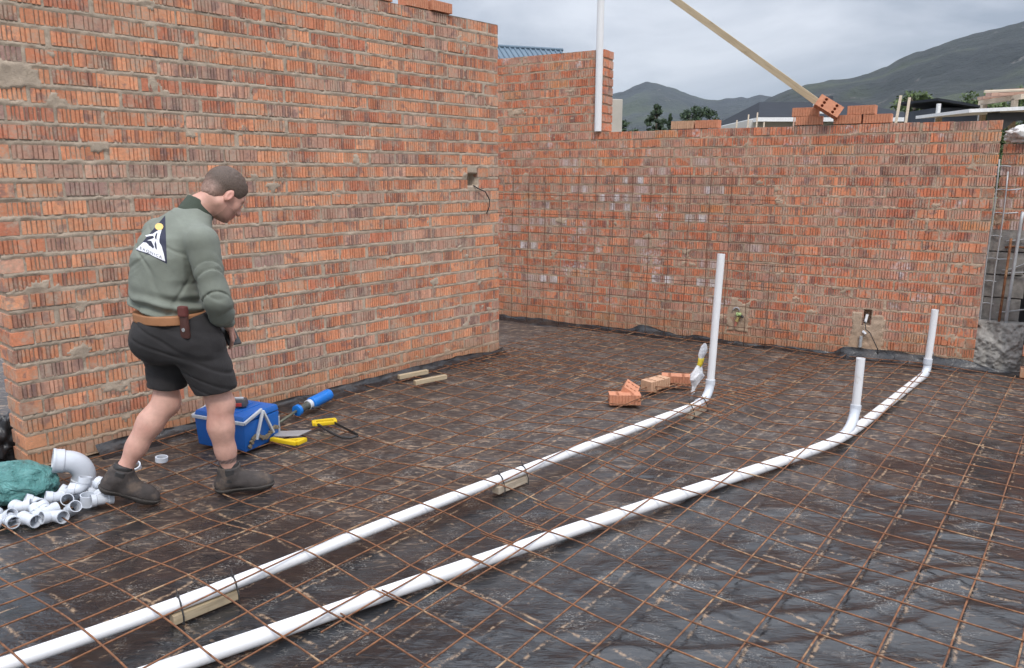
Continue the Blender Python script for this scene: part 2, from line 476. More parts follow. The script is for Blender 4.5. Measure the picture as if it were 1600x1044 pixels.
def make_wall(root, O, d, nrm, regions, h, bh, Lb, perp, thick, mats, patches, holes, seed, grid, joint, head_left=True, end_right=False):
    """regions: list of (s0, s1, course0, course1). Bricks sit in a lumpy mortar body."""
    rng = np.random.default_rng(seed)
    O = np.array(O, float); d = np.array([d[0], d[1], 0.]); nv = np.array([nrm[0], nrm[1], 0.])
    bm_, mo_ = mats
    meshes = [brick_mesh('brick', Lb, .106, bh, rng, bm_, .0) for _ in range(44)]
    white = []
    if bm_ is M['brick_back']:
        for _ in range(6):
            wm = brick_mesh('brick', Lb, .106, bh, rng, bm_); wm.attributes.remove(wm.attributes['tint'])
            xs_ = np.array([q.co.x for q in wm.vertices]); kk = np.clip(.35 + .9 * vnoise(xs_ * 28, xs_ * 0 + _ * 3.7, seed=_), 0, 1)[:, None]
            set_tint(wm, np.array((.40, .20, .15)) * (1 - kk) + np.array((.66, .60, .60)) * kk); white.append(wm)
    items = []       # (mesh, matrix, s_center, z)
    rects = []
    def place(s, z, yoff, sx, kind):
        me = meshes[rng.integers(len(meshes))]
        if white and kind == 'str' and s < 2.7 and .25 < z < 1.75 and rng.random() < .085: me = white[rng.integers(len(white))]
        jx, jy = rng.normal(0, .0012), rng.normal(0, .0016)
        if kind == 'str': X, Y = d, nv
        elif kind == 'headL': Y = -d; X = nv
        elif kind == 'headR': Y = d; X = -nv
        th = rng.normal(0, .006); X3 = X * math.cos(th) + np.array([0, 0, 1.]) * math.sin(th); Z3 = np.array([0, 0, 1.]) * math.cos(th) - X * math.sin(th)
        P = O + d * s + nv * (yoff + jy) + np.array([0, 0, z + rng.normal(0, .0018)])
        if rng.random() < .5:   # turned end for end: grooves mirrored by turning upside down
            X3, Z3 = -X3, -Z3
        mt = Matrix(((X3[0] * sx, Y[0], Z3[0], P[0]), (X3[1] * sx, Y[1], Z3[1], P[1]), (X3[2] * sx, Y[2], Z3[2], P[2]), (0, 0, 0, 1)))
        items.append((me, mt, s, z, sx))
    smin = min(r[0] for r in regions); smax = max(r[1] for r in regions); zmax = max(r[3] for r in regions) * h
    for (s0, s1, c0, c1) in regions:
        for i in range(c0, c1):
            z = i * h + h / 2 + .002
            s = s0
            if i % 2:
                if head_left:
                    place(s0, z, -.111, 1, 'headL'); rects.append((s0, s0 + .106, z)); s = s0 + .106 + perp
                else:
                    place(s0 + Lb / 4, z, 0, .5, 'str'); rects.append((s0, s0 + Lb / 2, z)); s = s0 + Lb / 2 + perp
            elif head_left:
                place(s0 + Lb / 2, z, -.122, 1, 'str')
            while s < s1 - .04:
                L = min(Lb, s1 - s)
                if s1 - s - Lb < .05 and s1 - s > Lb: L = s1 - s
                hl = [q for q in holes if q[0] < s + L and q[1] > s and q[2] - .02 < z < q[3] + .02]
                parts = [(s, s + L)] if not hl else [(s, hl[0][0]), (hl[0][1], s + L)]
                for pa, pb in parts:
                    if pb - pa < .02: continue
                    place((pa + pb) / 2, z, 0, (pb - pa) / Lb, 'str'); rects.append((pa, pb, z))
                s += L + perp * rng.choice([.45, .8, 1.1, 1.5, 2.4], p=[.25, .25, .25, .17, .08])
            if end_right: place(s1 - Lb / 2, z, -.116, 1, 'str')
    # mortar sheet
    ns = int((smax - smin) / grid) + 1; nz = int(zmax / grid) + 1
    S, Z = np.meshgrid(np.linspace(smin + .006, smax - .006, ns), np.linspace(.0, zmax - .006, nz))
    wob = .0055
    Sw = S + wob * fbm(S * 22, Z * 22, oct=2, seed=seed); Zw = Z + wob * 1.15 * fbm(S * 26 + 50, Z * 24, oct=3, seed=seed + 3)
    inside = np.zeros(S.shape, bool)
    for a, b, z in rects:
        i0 = max(0, int((z - h) / grid)); i1 = min(nz, int((z + h) / grid) + 2)
        j0 = max(0, int((a - smin - .03) / grid)); j1 = min(ns, int((b - smin + .03) / grid) + 2)
        if j1 <= j0 or i1 <= i0: continue
        q = (Sw[i0:i1, j0:j1] > a - .001) & (Sw[i0:i1, j0:j1] < b + .001) & (np.abs(Zw[i0:i1, j0:j1] - z) < bh / 2 + .001)
        inside[i0:i1, j0:j1] |= q
    jn = joint + .0024 * fbm(S * 34, Z * 34, oct=3, seed=seed + 9) + .0015 * fbm(S * 6, Z * 9, oct=2, seed=seed + 4)
    D = np.where(inside, -.0085, np.minimum(jn, .004))
    big = fbm(S * 5.5, Z * 8, oct=4, seed=seed + 15)
    D = np.where((big > 1.0) & inside, .0015 + .003 * vnoise(S * 40, Z * 40, seed=seed), D)
    for (a, b, za, zb, dv) in patches:
        wq = .02 * fbm(S * 9, Z * 9, oct=3, seed=seed + 40)
        q = (S > a + wq) & (S < b + wq) & (Z > za + wq) & (Z < zb + wq)
        D = np.where(q, dv + .003 * fbm(S * 25, Z * 25, oct=3, seed=seed + 41), D)
    for (a, b, za, zb) in holes:
        q = (S > a) & (S < b) & (Z > za) & (Z < zb); D = np.where(q, -.095, D)
    keep = np.zeros(S.shape, bool)
    for (s0, s1, c0, c1) in regions:
        keep |= (S > s0 - 1e-4) & (S < s1 + .0) & (Z >= c0 * h - 1e-4) & (Z <= c1 * h)
    P = O[None, None] + d * S[..., None] + nv * D[..., None] + np.array([0, 0, 1.]) * Z[..., None]
    idx = np.arange(ns * nz).reshape(nz, ns)
    cell = keep[:-1, :-1] & keep[:-1, 1:] & keep[1:, 1:] & keep[1:, :-1]
    Fm = np.stack([idx[:-1, :-1], idx[:-1, 1:], idx[1:, 1:], idx[1:, :-1]], -1)[cell]
    mo = np_mesh('mortar', P.reshape(-1, 3), Fm, mo_, root, smooth=True)
    # the solid body behind the face
    core = MB()
    for (s0, s1, c0, c1) in regions:
        a, b = s0 + .010, s1 - .010
        za, zb = c0 * h, c1 * h - .012
        fr, bk = (-.013 if not holes else -.097), -thick + .006
        v = [O + d * s + nv * y + np.array([0, 0, z]) for z in (za, zb) for y in (fr, bk) for s in (a, b)]
        core.add(v, [(0, 1, 3, 2), (4, 6, 7, 5), (0, 4, 5, 1), (2, 3, 7, 6), (0, 2, 6, 4), (1, 5, 7, 3)])
        if holes:      # fill between the face bricks at the free ends and the top
            for (e0, e1) in ((a, a + .03), (b - .03, b)):
                v = [O + d * s + nv * y + np.array([0, 0, z]) for z in (za, zb) for y in (-.013, -.096) for s in (e0, e1)]
                core.add(v, [(0, 1, 3, 2), (4, 6, 7, 5), (0, 4, 5, 1), (2, 3, 7, 6), (0, 2, 6, 4), (1, 5, 7, 3)])
    core.obj('wall_core', mo_, root)
    # the 300 bricks that show largest are parts, the rest one joined part
    def shown(it):
        p = np.array(it[1].translation); q = px_of(p)
        if q is None or not (-10 < q[0] < 1610 and -10 < q[1] < 1054): return 1e6 + q[2] if q else 1e7
        return q[2] / it[4] ** .5
    items.sort(key=shown)
    for me, mt, *_ in items[:300]:
        o = bpy.data.objects.new('brick', me); COL.objects.link(o); o.parent = root
        o.matrix_basis = mt
    rest = items[300:]
    if rest:
        vv, ff, cc = [], [], []
        for me, mt, *_ in rest:
            n0 = len(vv)
            vv += [tuple(mt @ q.co) for q in me.vertices]
            ff += [tuple(i + n0 for i in p.vertices) for p in me.polygons]
            a = np.zeros(len(me.vertices) * 4, np.float32); me.attributes['tint'].data.foreach_get('color', a)
            cc.append(a.reshape(-1, 4)[:, :3])
        o = mesh_obj('brickwork', vv, ff, bm_, root, attr=np.concatenate(cc)); o['kind'] = 'stuff'
    return items

A0, Ad, An = (-2.698, 4.043, 0), (.663, .749), (.749, -.663)
lw = thing('brick_wall', 'tall left brick wall with thick mortar joints, behind the standing man', 'wall')
make_wall(lw, A0, Ad, An, [(0.0, 3.89, 0, 29)], .099, .0715, .222, .013, .235, (M['brick'], M['mortar']),
          [(.08, .30, 2.06, 2.17, .004), (.5, .60, 1.74, 1.80, .004)], [(3.50, 3.62, 1.52, 1.62)], 5, .0100, -.0014)
B0, Bd, Bn = (.145, 8.559, 0), (.853, -.522), (-.522, -.853)
bw = thing('brick_wall', 'lower back brick wall with rusty mesh leaning on it, stepping up at its left end', 'wall')
make_wall(bw, B0, Bd, Bn, [(-1.1, 4.375, 0, 23), (-1.1, .915, 23, 32)], .0889, .0705, .222, .011, .23, (M['brick_back'], M['mortar_back']),
          [(2.30, 2.50, .12, .42, .005), (3.40, 3.66, .03, .40, .005), (4.23, 4.30, .0, .9, -.004)], [(3.50, 3.56, .30, .43)], 8, .0110, -.002, head_left=False, end_right=True)
def on_left(s, z, out=0.0): return Vector((A0[0] + Ad[0] * s + An[0] * out, A0[1] + Ad[1] * s + An[1] * out, z))
def on_back(s, z, out=0.0): return Vector((B0[0] + Bd[0] * s + Bn[0] * out, B0[1] + Bd[1] * s + Bn[1] * out, z))
BANG = math.atan2(Bd[1], Bd[0]); AANG = math.atan2(Ad[1], Ad[0])

# membrane turned up against the walls
def upturn(name, fn, s0, s1, h0, h1, seed, label):
    n = int((s1 - s0) / .03); rows = 8
    S = np.linspace(s0, s1, n); T = np.linspace(0, 1, rows)
    hh = h0 + (h1 - h0) * sstep(-.35, .45, fbm(S * 1.7, S * 0 + 3, oct=3, seed=seed))
    V = []
    for j, t in enumerate(T):
        for i, s in enumerate(S):
            out = .11 * (1 - t) ** 1.6 + .012 + .018 * max(0, vnoise(s * 6, t * 2 + 5, seed=seed + 2)) + (.012 if 0 < j < rows - 1 else 0) * vnoise(s * 14, t * 4, seed=seed + 5)
            z = -.006 + (hh[i] + .006) * t ** 1.2 + .006 * vnoise(s * 12, t * 3 + 9, seed=seed + 8) * (t > .1)
            p = fn(s, z, out)
            if t < .1: p.z = float(floor_h(p.x, p.y)) - .002
            V.append(tuple(p))
    idx = np.arange(n * rows).reshape(rows, n)
    Fq = np.stack([idx[:-1, :-1], idx[:-1, 1:], idx[1:, 1:], idx[1:, :-1]], -1).reshape(-1, 4)
    o = np_mesh(name, np.array(V), Fq, M['membrane_edge'])
    return tag(o, label, None, kind='structure')
m = Mat('membrane_edge')
c = m.mix(m.ramp(m.noise(6, 5, .7), (.45, 0.0), (.7, .35)), (.012, .012, .014), (.10, .07, .05))
m.bump(m.noise(14, 4, .6, dist=.8), .5, .02)
M['membrane_edge'] = m.set(c, .32)
upturn('membrane_upturn', on_left, .35, 3.92, .015, .06, 61, 'black membrane edge turned up along the foot of the left wall')
upturn('membrane_upturn', on_back, -.9, 5.3, .03, .09, 71, 'black membrane edge turned up along the foot of the back wall')

# ------------------------------------------------------------------ reinforcing mesh on the floor
def pipe_lift(x, y):
    z = np.zeros(np.shape(x))
    for pl, pz in ((PIPE1, P1Z), (PIPE2, P2Z)):
        d = seg_dist(x, y, pl)
        z = np.maximum(z, (pz + PR + .004) * np.exp(-np.maximum(0, d - .02) ** 2 / .34))
    return z
def in_room(p, m=.05):
    a = (p.x - A0[0]) * An[0] + (p.y - A0[1]) * An[1]; s = (p.x - A0[0]) * Ad[0] + (p.y - A0[1]) * Ad[1]
    b = (p.x - B0[0]) * Bn[0] + (p.y - B0[1]) * Bn[1]
    if b < m: return False
    if a < m and -.1 < s < 3.95: return False
    if s <= -.1 and a < -.9: return False
    return True
WR = .0037
def wire(parent, a, b, base, seed, name='wire'):
    n = max(3, int((b - a).length / .07)); pts = []
    for i in range(n + 1):
        p = a.lerp(b, i / n)
        pts.append(p)
    X = np.array([p.x for p in pts]); Y = np.array([p.y for p in pts])
    dx, dy = (b - a).normalized().x, (b - a).normalized().y
    t = np.linspace(0, (b - a).length, n + 1)
    wv = .006 * vnoise(t * .9, t * 0 + seed, seed=seed) + .002 * vnoise(t * 4, t * 0 + seed, seed=seed + 1)
    X = X - dy * wv; Y = Y + dx * wv
    Z = np.maximum(np.maximum(floor_h(X, Y) + .006, .006) + base + .006 * (vnoise(t * 1.1, t * 0 + 3, seed=seed + 2) + .6), pipe_lift(X, Y) + base * .4)
    runs, cur = [], []
    for x, y, z in zip(X, Y, Z):
        p = Vector((x, y, z))
        if in_room(p): cur.append(p)
        elif cur: runs.append(cur); cur = []
    if cur: runs.append(cur)
    runs = [r for r in runs if len(r) > 2]
    if not runs: return None
    mb = MB()
    for r in runs: mb.tube(r, WR, 5)
    return mb.obj(name, M['rust'], parent, smooth=True)

def floor_mesh(label, L0, L1, dL, offL, M0, M1, dM, offM, base, seed, twist=0.0):
    root = thing('steel_mesh', label, 'reinforcing mesh', (0, 0, 0), group='rusty steel mesh sheets laid on the floor')
    def tw(L, Mm):
        c, s = math.cos(twist), math.sin(twist); l0, m0 = (L0 + L1) / 2, (M0 + M1) / 2
        return lm(l0 + (L - l0) * c - (Mm - m0) * s, m0 + (L - l0) * s + (Mm - m0) * c)
    k = 0; x = offM
    while x <= M1:
        if x >= M0: wire(root, tw(L0, x), tw(L1, x), base, seed + k)
        x += dM; k += 1
    x = offL
    while x <= L1:
        if x >= L0: wire(root, tw(x, M0), tw(x, M1), base + .006, seed + 100 + k)
        x += dL; k += 1
    return root
floor_mesh('rusty steel mesh sheet nearest the camera at the right', 1.5, 7.3, .198, 1.62, -2.02, .75, .1945, -.243 - .1945 * 9, .004, 300)
floor_mesh('rusty steel mesh sheet under the man and both white pipes', 0.3, 5.6, .205, 0.368, -4.6, -1.85, .2, -4.46, .010, 500)
floor_mesh('rusty steel mesh sheet at the far corner between both walls', 4.6, 7.3, .2, 4.7, -4.45, -1.75, .2, -4.36, .014, 700, twist=math.radians(2.2))

# mesh standing against the back wall
root = thing('steel_mesh', 'rusty steel mesh sheet standing upright against the back brick wall', 'reinforcing mesh', tuple(on_back(1.3, 0, .09)))
root_inv = root.matrix_basis.copy()
def wall_wire(p, q, seed):
    n = max(4, int((q - p).length / .1)); pts = []
    for i in range(n + 1):
        v = p.lerp(q, i / n) - Vector(root.location)
        v += Vector((Bn[0], Bn[1], 0)) * .006 * float(vnoise(i * .25, seed * .7, seed=3)) + Vector((Bd[0], Bd[1], 0)) * .006 * float(vnoise(i * .3, seed * .9, seed=4))
        pts.append(v)
    MB().tube(pts, .0032, 5).obj('wire', M['rust_dark'], root, smooth=True)
def lean(z): return .115 - .05 * z
for k in range(17):
    s = -.33 + .2 * k
    wall_wire(on_back(s + .02, .012, lean(0)), on_back(s, 1.64 - (.0 if k < 14 else .45 * (k - 13)), lean(1.64)), k)
for k in range(8):
    z = 1.60 - .2 * k
    wall_wire(on_back(-.36, z, lean(z) + .006), on_back(2.72 if k < 3 else 2.9, z - .015, lean(z) + .006), 40 + k)

# ------------------------------------------------------------------ waste pipes
def smooth_path(pl, z, n=2):
    P = [Vector((x, y, z)) for x, y in pl]; out = []
    for i in range(len(P) - 1):
        p0, p1, p2, p3 = P[max(0, i - 1)], P[i], P[i + 1], P[min(len(P) - 1, i + 2)]
        for k in range(n):
            t = k / n
            out.append(.5 * ((2 * p1) + (p2 - p0) * t + (2 * p0 - 5 * p1 + 4 * p2 - p3) * t * t + (3 * p1 - p0 - 3 * p2 + p3) * t ** 3))
    out.append(P[-1]); return out
def open_tube(mb, pts, r, wall=.0025, n=16, end_a=False, end_b=True):
    """pipe with a real open end"""
    mb.tube(pts, r, n, cap=False)
    for e, on in ((0, end_a), (-1, end_b)):
        if not on: continue
        a, b = (Vector(pts[0]), Vector(pts[1])) if e == 0 else (Vector(pts[-1]), Vector(pts[-2]))
        t = (b - a).normalized()
        mb.turned(a, t, [(0, r), (0, r - wall), (.08, r - wall)], n)
def bend(p_in, corner, p_out, n=7):
    p_in, corner, p_out = Vector(p_in), Vector(corner), Vector(p_out)
    return [p_in * (1 - t) ** 2 + corner * 2 * t * (1 - t) + p_out * t * t for t in [i / n for i in range(n + 1)]]

c1 = Vector((1.398, 5.235, P1Z))
t1 = thing('waste_pipe', 'long white plastic pipe on wood blocks ending in the tall upright', 'pipe', (0, 0, 0))
run = smooth_path(PIPE1, P1Z)
MB().tube(run, PR, 16).obj('pipe_run', M['pvc'], t1, smooth=True)
el = MB(); el.tube(bend((1.30, 5.115, P1Z), tuple(c1), (1.402, 5.243, .19)), PR + .0045, 16)
el.tube([(1.285, 5.098, P1Z), (1.315, 5.133, P1Z)], PR + .007, 16); el.tube([(1.4015, 5.242, .165), (1.402, 5.243, .20)], PR + .007, 16)
el.obj('elbow', M['pvc_fit'], t1, auto=45)
up = MB(); open_tube(up, [(1.402, 5.243, .17), (1.415, 5.249, .6), (1.431, 5.252, 1.085)], PR); up.obj('riser', M['pvc'], t1, auto=50)

t2 = thing('waste_pipe', 'long white plastic pipe lying on the membrane nearest the camera with two short risers', 'pipe', (0, 0, 0))
MB().tube(smooth_path(PIPE2, P2Z), PR + .0038, 16).obj('pipe_run', M['pvc'], t2, smooth=True)
el = MB(); el.tube(bend((3.26, 5.923, P2Z), (3.37, 6.03, P2Z), (3.352, 6.016, .15)), PR + .0045, 16); el.tube([(3.351, 6.016, .12), (3.353, 6.016, .165)], PR + .007, 16)
el.obj('elbow', M['pvc_fit'], t2, auto=45)
up = MB(); open_tube(up, [(3.352, 6.016, .13), (3.358, 6.015, .33), (3.363, 6.014, .565)], PR); up.obj('riser', M['pvc'], t2, auto=50)
el = MB(); el.tube(bend((2.06, 4.535, P2Z + .004), (2.165, 4.655, .05), (2.184, 4.682, .17)), PR + .0045, 16)
el.tube([(2.02, 4.50, P2Z), (2.19, 4.675, P2Z)], PR + .005, 16); el.tube([(2.182, 4.68, .145), (2.1845, 4.683, .185)], PR + .007, 16)
el.obj('branch_junction', M['pvc_fit'], t2, auto=45)
up = MB(); open_tube(up, [(2.183, 4.681, .15), (2.186, 4.683, .3), (2.187, 4.683, .489)], PR); up.obj('riser', M['pvc'], t2, auto=50)

# wood blocks under the raised pipe, cable ties round them
def along1(x):
    for (ax, ay), (bx, by) in zip(PIPE1[:-1], PIPE1[1:]):
        if ax <= x <= bx: t = (x - ax) / (bx - ax); return ay + t * (by - ay), math.atan2(by - ay, bx - ax)
for (x, L, lab, w) in ((-1.165, .255, 'pale timber block under the raised white pipe nearest the camera', .040), (-.01, .23, 'grey timber block under the middle of the raised white pipe', .05), (1.265, .25, 'timber block under the white pipe beside the tall upright', .046)):
    y, a = along1(x)
    off = Vector((math.sin(a), -math.cos(a), 0)) * .004
    o = MB().box((0, 0, 0), (L, w, .038), bev=.003).obj('wood_block', M['wood' if w < .041 else 'wood_grey'])
    o.location = (x + off.x, y + off.y, .0185); o.rotation_euler = (0, 0, a + .03)
    tag(o, lab, 'timber block', 'timber blocks under the raised pipe')
TIES = [(-1.233, 'black cable tie round the raised pipe nearest the camera'), (-1.083, 'black cable tie at the upper end of the nearest timber block'),
        (-.068, 'black cable tie at the near end of the grey middle block'), (.055, 'black cable tie at the far end of the grey middle block'),
        (1.20, 'black cable tie at the near end of the block by the upright'), (1.322, 'black cable tie just below the elbow of the tall upright')]
for x, lab in TIES:
    y, a = along1(min(x, 1.29)); y = y if x < 1.3 else y + .03
    mb = MB(); lp = []
    nx, ny = -math.sin(a), math.cos(a)
    off = -.016
    prof = [(PR + .003) * np.array((math.cos(t), math.sin(t))) for t in np.linspace(0.1, math.pi - .1, 9)]
    prof = [np.array((-.045, -.065))] + [np.array((-.045, -.03))] + [np.array((-p[0], p[1])) for p in prof] + [np.array((.012, -.03)), np.array((.012, -.065))]
    prof += [prof[0]]
    for u, v in prof:
        lp.append(Vector((nx * u, ny * u, v)))
    mb.tube(lp, .0032, 5); top = Vector((nx * -.004, ny * -.004, PR + .007))
    mb.box(tuple(top), (.008, .008, .010)); mb.tube([top, top + Vector((nx * .012, ny * .012, .022))], .0022, 5)
    o = mb.obj('cable_tie', M['dark']); o.location = (x, y, P1Z)
    tag(o, lab, 'cable tie', 'cable ties holding the raised pipe')

# ------------------------------------------------------------------ loose bricks
def brick_with_holes(name, mat, L=.222, Wd=.106, Hh=.073, seed=1):
    rng = np.random.default_rng(seed); bm = bmesh.new()
    ng = 9; xs_ = np.linspace(-L / 2, L / 2, ng + 2)[1:-1]
    def edge(sg):
        p = [(-L / 2 + .003, sg * Wd / 2)]
        for x in xs_:
            p += [(x - .003, sg * Wd / 2), (x - .0016, sg * (Wd / 2 - .004)), (x + .0016, sg * (Wd / 2 - .004)), (x + .003, sg * Wd / 2)]
        return p + [(L / 2 - .003, sg * Wd / 2)]
    outer = edge(-1) + [(L / 2, -Wd / 2 + .003), (L / 2, Wd / 2 - .003)] + edge(1)[::-1] + [(-L / 2, Wd / 2 - .003), (-L / 2, -Wd / 2 + .003)]
    loops = [outer]
    for hx in (-.052, .052):
        for hy in (-.032, 0, .032):
            loops.append([(hx + .0135 * math.cos(a), hy + .0135 * math.sin(a)) for a in [2 * math.pi * k / 10 for k in range(10)]])
    for z in (-Hh / 2, Hh / 2):
        es = []
        for lp in loops:
            vs = [bm.verts.new((x, y, z)) for x, y in lp]
            es += [bm.edges.new((vs[i], vs[(i + 1) % len(vs)])) for i in range(len(vs))]
        bmesh.ops.triangle_fill(bm, edges=es, use_beauty=True)
    bm.verts.ensure_lookup_table(); n = len(bm.verts) // 2; b = 0
    for k, lp in enumerate(loops):
        q = len(lp)
        for i in range(q):
            a, c = b + i, b + (i + 1) % q
            f = (a, c, c + n, a + n); f = f if k == 0 else f[::-1]
            bm.faces.new([bm.verts[j] for j in f])
        b += q
    # the shallow score line across the bed face
    bmesh.ops.recalc_face_normals(bm, faces=bm.faces[:])
    me = bpy.data.meshes.new(name); bm.to_mesh(me); bm.free(); me.materials.append(mat); return me
LB = brick_with_holes('loose_brick', M['loose']); LBP = brick_with_holes('loose_brick', M['loose_pale'])
def loose(loc, rz, lab, group, me=LB, rx=0, ry=0):
    o = bpy.data.objects.new('loose_brick', me); COL.objects.link(o)
    o.location = loc; o.rotation_euler = (rx, ry, rz); return tag(o, lab, 'brick', group)
G1 = 'loose bricks lying on the floor mesh'
loose((.80, 5.255, .058), math.radians(-2), 'front-most loose brick on the floor mesh, its long grooved side to the camera', G1)
loose((.855, 5.39, .075), math.radians(75), 'loose brick tipped up behind the front brick showing its core holes', G1, rx=math.radians(30))
loose((1.095, 5.655, .058), math.radians(40), 'pale brown loose brick lying end-on in the middle of the floor bricks', G1, LBP)
loose((1.275, 5.77, .058), math.radians(-12), 'loose orange brick on the floor mesh next to the plastic-wrapped stub', G1)
G2 = 'loose bricks stacked on the back wall'
zt = 23 * .0889
def ob(s, k, lab, rz=0.0, out=-.06, me=LB, rx=0, ry=0, dz=0.0):
    return loose(tuple(on_back(s, zt + .0385 + .076 * k + dz, out)), BANG + rz, lab, G2, me, rx, ry)
ob(1.745, 0, 'left loose brick lying on the back wall in front of the far trees', .02, me=LBP)
ob(1.985, 0, 'right loose brick lying on the back wall in front of the far trees', -.02)
ob(2.905, 0, 'lower brick of the left pair on the back wall pile', .05, out=-.05)
ob(2.87, 1, 'upper brick of the left pair on the back wall pile', .10, out=-.05)
ob(3.225, 0, 'lower left brick of the right pair on the back wall pile', -.03, out=-.06)
ob(3.46, 0, 'lower right-most brick of the back wall pile', .0, out=-.07)
ob(3.33, 1, 'top right brick of the back wall pile', -.06, out=-.07)
ob(3.07, 1, 'tilted brick with six core holes propped across the pile', .25, out=.03, rx=math.radians(74), ry=math.radians(32), dz=.03)
G3 = 'loose bricks on top of the tall left wall'
for s, k, lab in ((3.22, 0, 'loose brick lying at the right end of the bricks on the tall wall top'), (2.98, 0, 'loose brick second from the end on the tall wall top'), (2.62, 0, 'loose brick lying further left on the tall wall top beside a gap')):
    p = on_left(s, 29 * .099 + .037, -.05 + .02 * (s > 3)); loose(tuple(p), AANG + .04 * (s > 3), lab, G3)

# ------------------------------------------------------------------ tall pipe, batten, pillar on and behind the back wall
zb = zt + .001
mb = MB(); mb.tube([on_back(.868, zb, .018), on_back(.868, zb + .8, .018), on_back(.872, zb + 1.9, .018)], .036, 18)
o = mb.obj('vent_pipe', M['pvc'], auto=50); tag(o, 'tall white plastic pipe standing on the lower back wall at the step', 'pipe')
p0, p1 = on_back(3.04, zt + .135, -.10), on_back(1.55, 3.275, -.10)
dv = (p1 - p0); ex = dv.normalized(); p1 = p1 + ex * .5; dv = p1 - p0
ez = (Vector((0, 0, 1)) - ex * ex.z).normalized(); ey = ez.cross(ex)
o = MB().box((0, 0, 0), (dv.length, .045, .060), bev=.002).obj('timber_batten', M['wood'])
o.matrix_basis = Matrix.Translation((p0 + p1) / 2) @ Matrix((ex, ey, ez)).transposed().to_4x4()
tag(o, 'long pale timber batten leaning up to the left from the brick pile', 'batten')

# ------------------------------------------------------------------ services in the walls
t = thing('stop_valve', 'green and brass water fitting set in a mortar patch low in the back wall', 'valve', tuple(on_back(2.40, .30, .02)), (0, 0, BANG))
gm = simple('green_fitting', (.42, .55, .24), .4, .15, 40); br = simple('brass_fitting', (.50, .40, .16), .4, .2, 40, metal=.5)
MB().tube([(-.018, 0, -.005), (.028, 0, -.005)], .018, 10).tube([(0, .0, .0), (0, -.03, 0)], .013, 10).obj('body', gm, t, auto=45)
MB().tube([(.004, 0, -.03), (-.012, -.004, -.075)], [.013, .017], 10).obj('brass_union', br, t, auto=45)
MB().tube([(-.014, -.002, -.075), (-.024, .0, -.12)], .013, 10).obj('copper_stub', simple('copper_pink', (.45, .17, .12), .45, .2, 30), t, auto=45)
MB().tube([(-.02 + .03 * math.cos(a) * -1, .0, .03 + .03 * math.sin(a)) for a in np.linspace(0, math.pi, 8)], .007, 7).obj('pipe_clip', simple('grey_clip', (.35, .34, .36), .5), t, smooth=True)
MB().tube([(.03, -.005, -.012), (.052, -.01, -.03)], [.012, .01], 8).obj('lever', M['dark'], t, auto=45)
t = thing('cable_conduit', 'short white conduit pieces in a chased slot behind the middle riser', 'conduit', tuple(on_back(3.52, .30, .01)), (0, 0, BANG))
MB().tube([(.012, .01, .10), (.002, .0, .03)], .012, 10).obj('upper_pipe', M['pvc'], t, auto=45)
MB().tube([(-.012, .0, -.055), (.018, -.012, -.075)], .012, 10).obj('cut_pipe', M['pvc'], t, auto=45)
MB().tube([(-.02, -.004, -.10), (-.022, -.002, -.20)], .014, 10).obj('lower_pipe', M['galv'], t, auto=45)
MB().tube([(.0, -.01, .04), (.015, -.03, -.03), (.05, -.02, -.06), (.09, -.025, -.13), (.125, -.02, -.2), (.13, -.02, -.24)], .004, 6).obj('cable', M['dark'], t, smooth=True)
t = thing('cable_conduit', 'grey conduit rising up the back wall just left of the far riser', 'conduit', tuple(on_back(4.05, .0, .035)))
MB().tube([(0, 0, .02), (.012, 0, .25), (.022, .0, .40)], .012, 10).obj('pipe', M['pvc_grey'], t, auto=45)
MB().tube([(-.01, -.014, .14), (.02, -.02, .13), (.035, -.01, .06)], .004, 6).obj('wire_tie', M['galv'], t, smooth=True)
cpts = [on_left(3.57, 1.525, .0), on_left(3.60, 1.50, .02), on_left(3.68, 1.47, .035), on_left(3.735, 1.40, .035), on_left(3.735, 1.34, .03), on_left(3.71, 1.28, .02)]
o = MB().tube(cpts, .005, 6).obj('cable', M['dark'], smooth=True); tag(o, 'thin dark cable curling out of the square hole in the left wall', 'cable')

# plastic-wrapped stub with yellow tape
t = thing('wrapped_stub', 'upright pipe stub wrapped in clear plastic with yellow tape', 'pipe stub', (1.30, 5.36, 0))
axis = Vector((.085, .03, .40)); film = Mat('clear_film')
film.set((.78, .78, .80), .25, Alpha=.82); film.bump(film.noise(60, 4, .7, dist=1), .8, .01)
ax = lambda k: axis * k + Vector((0, 0, .02))
MB().tube([ax(0), ax(.9)], .008, 8).obj('stub', M['pvc'], t, smooth=True)
def wrap(k0, k1, prof, seed):
    mb = MB(); n = 14; rows = len(prof)
    for i, r in enumerate(prof):
        c = ax(k0 + (k1 - k0) * i / (rows - 1))
        for k in range(n):
            a = 2 * math.pi * k / n; rr = r * (1 + .28 * float(vnoise(k * .9, i * .8, seed=seed)))
            mb.v.append(tuple(c + Vector((math.cos(a) * rr * 1.2, math.sin(a) * rr, 0))))
    for i in range(rows - 1):
        for k in range(n): mb.f.append((i * n + k, i * n + (k + 1) % n, (i + 1) * n + (k + 1) % n, (i + 1) * n + k))
    mb.f.append(tuple(range(n))[::-1]); mb.f.append(tuple((rows - 1) * n + k for k in range(n)))
    return mb
wrap(.12, .62, [.011, .012, .016, .026, .037, .041, .034, .024, .015], 5).obj('plastic_wrap', film.m, t)
wrap(.74, 1.02, [.014, .019, .021, .020, .016, .006], 6).obj('plastic_wrap', film.m, t)
wrap(.60, .76, [.0155, .016, .017, .0165], 99).obj('yellow_tape', simple('yellow_tape', (.72, .55, .04), .4, .08, 20), t, smooth=True)
o = MB()
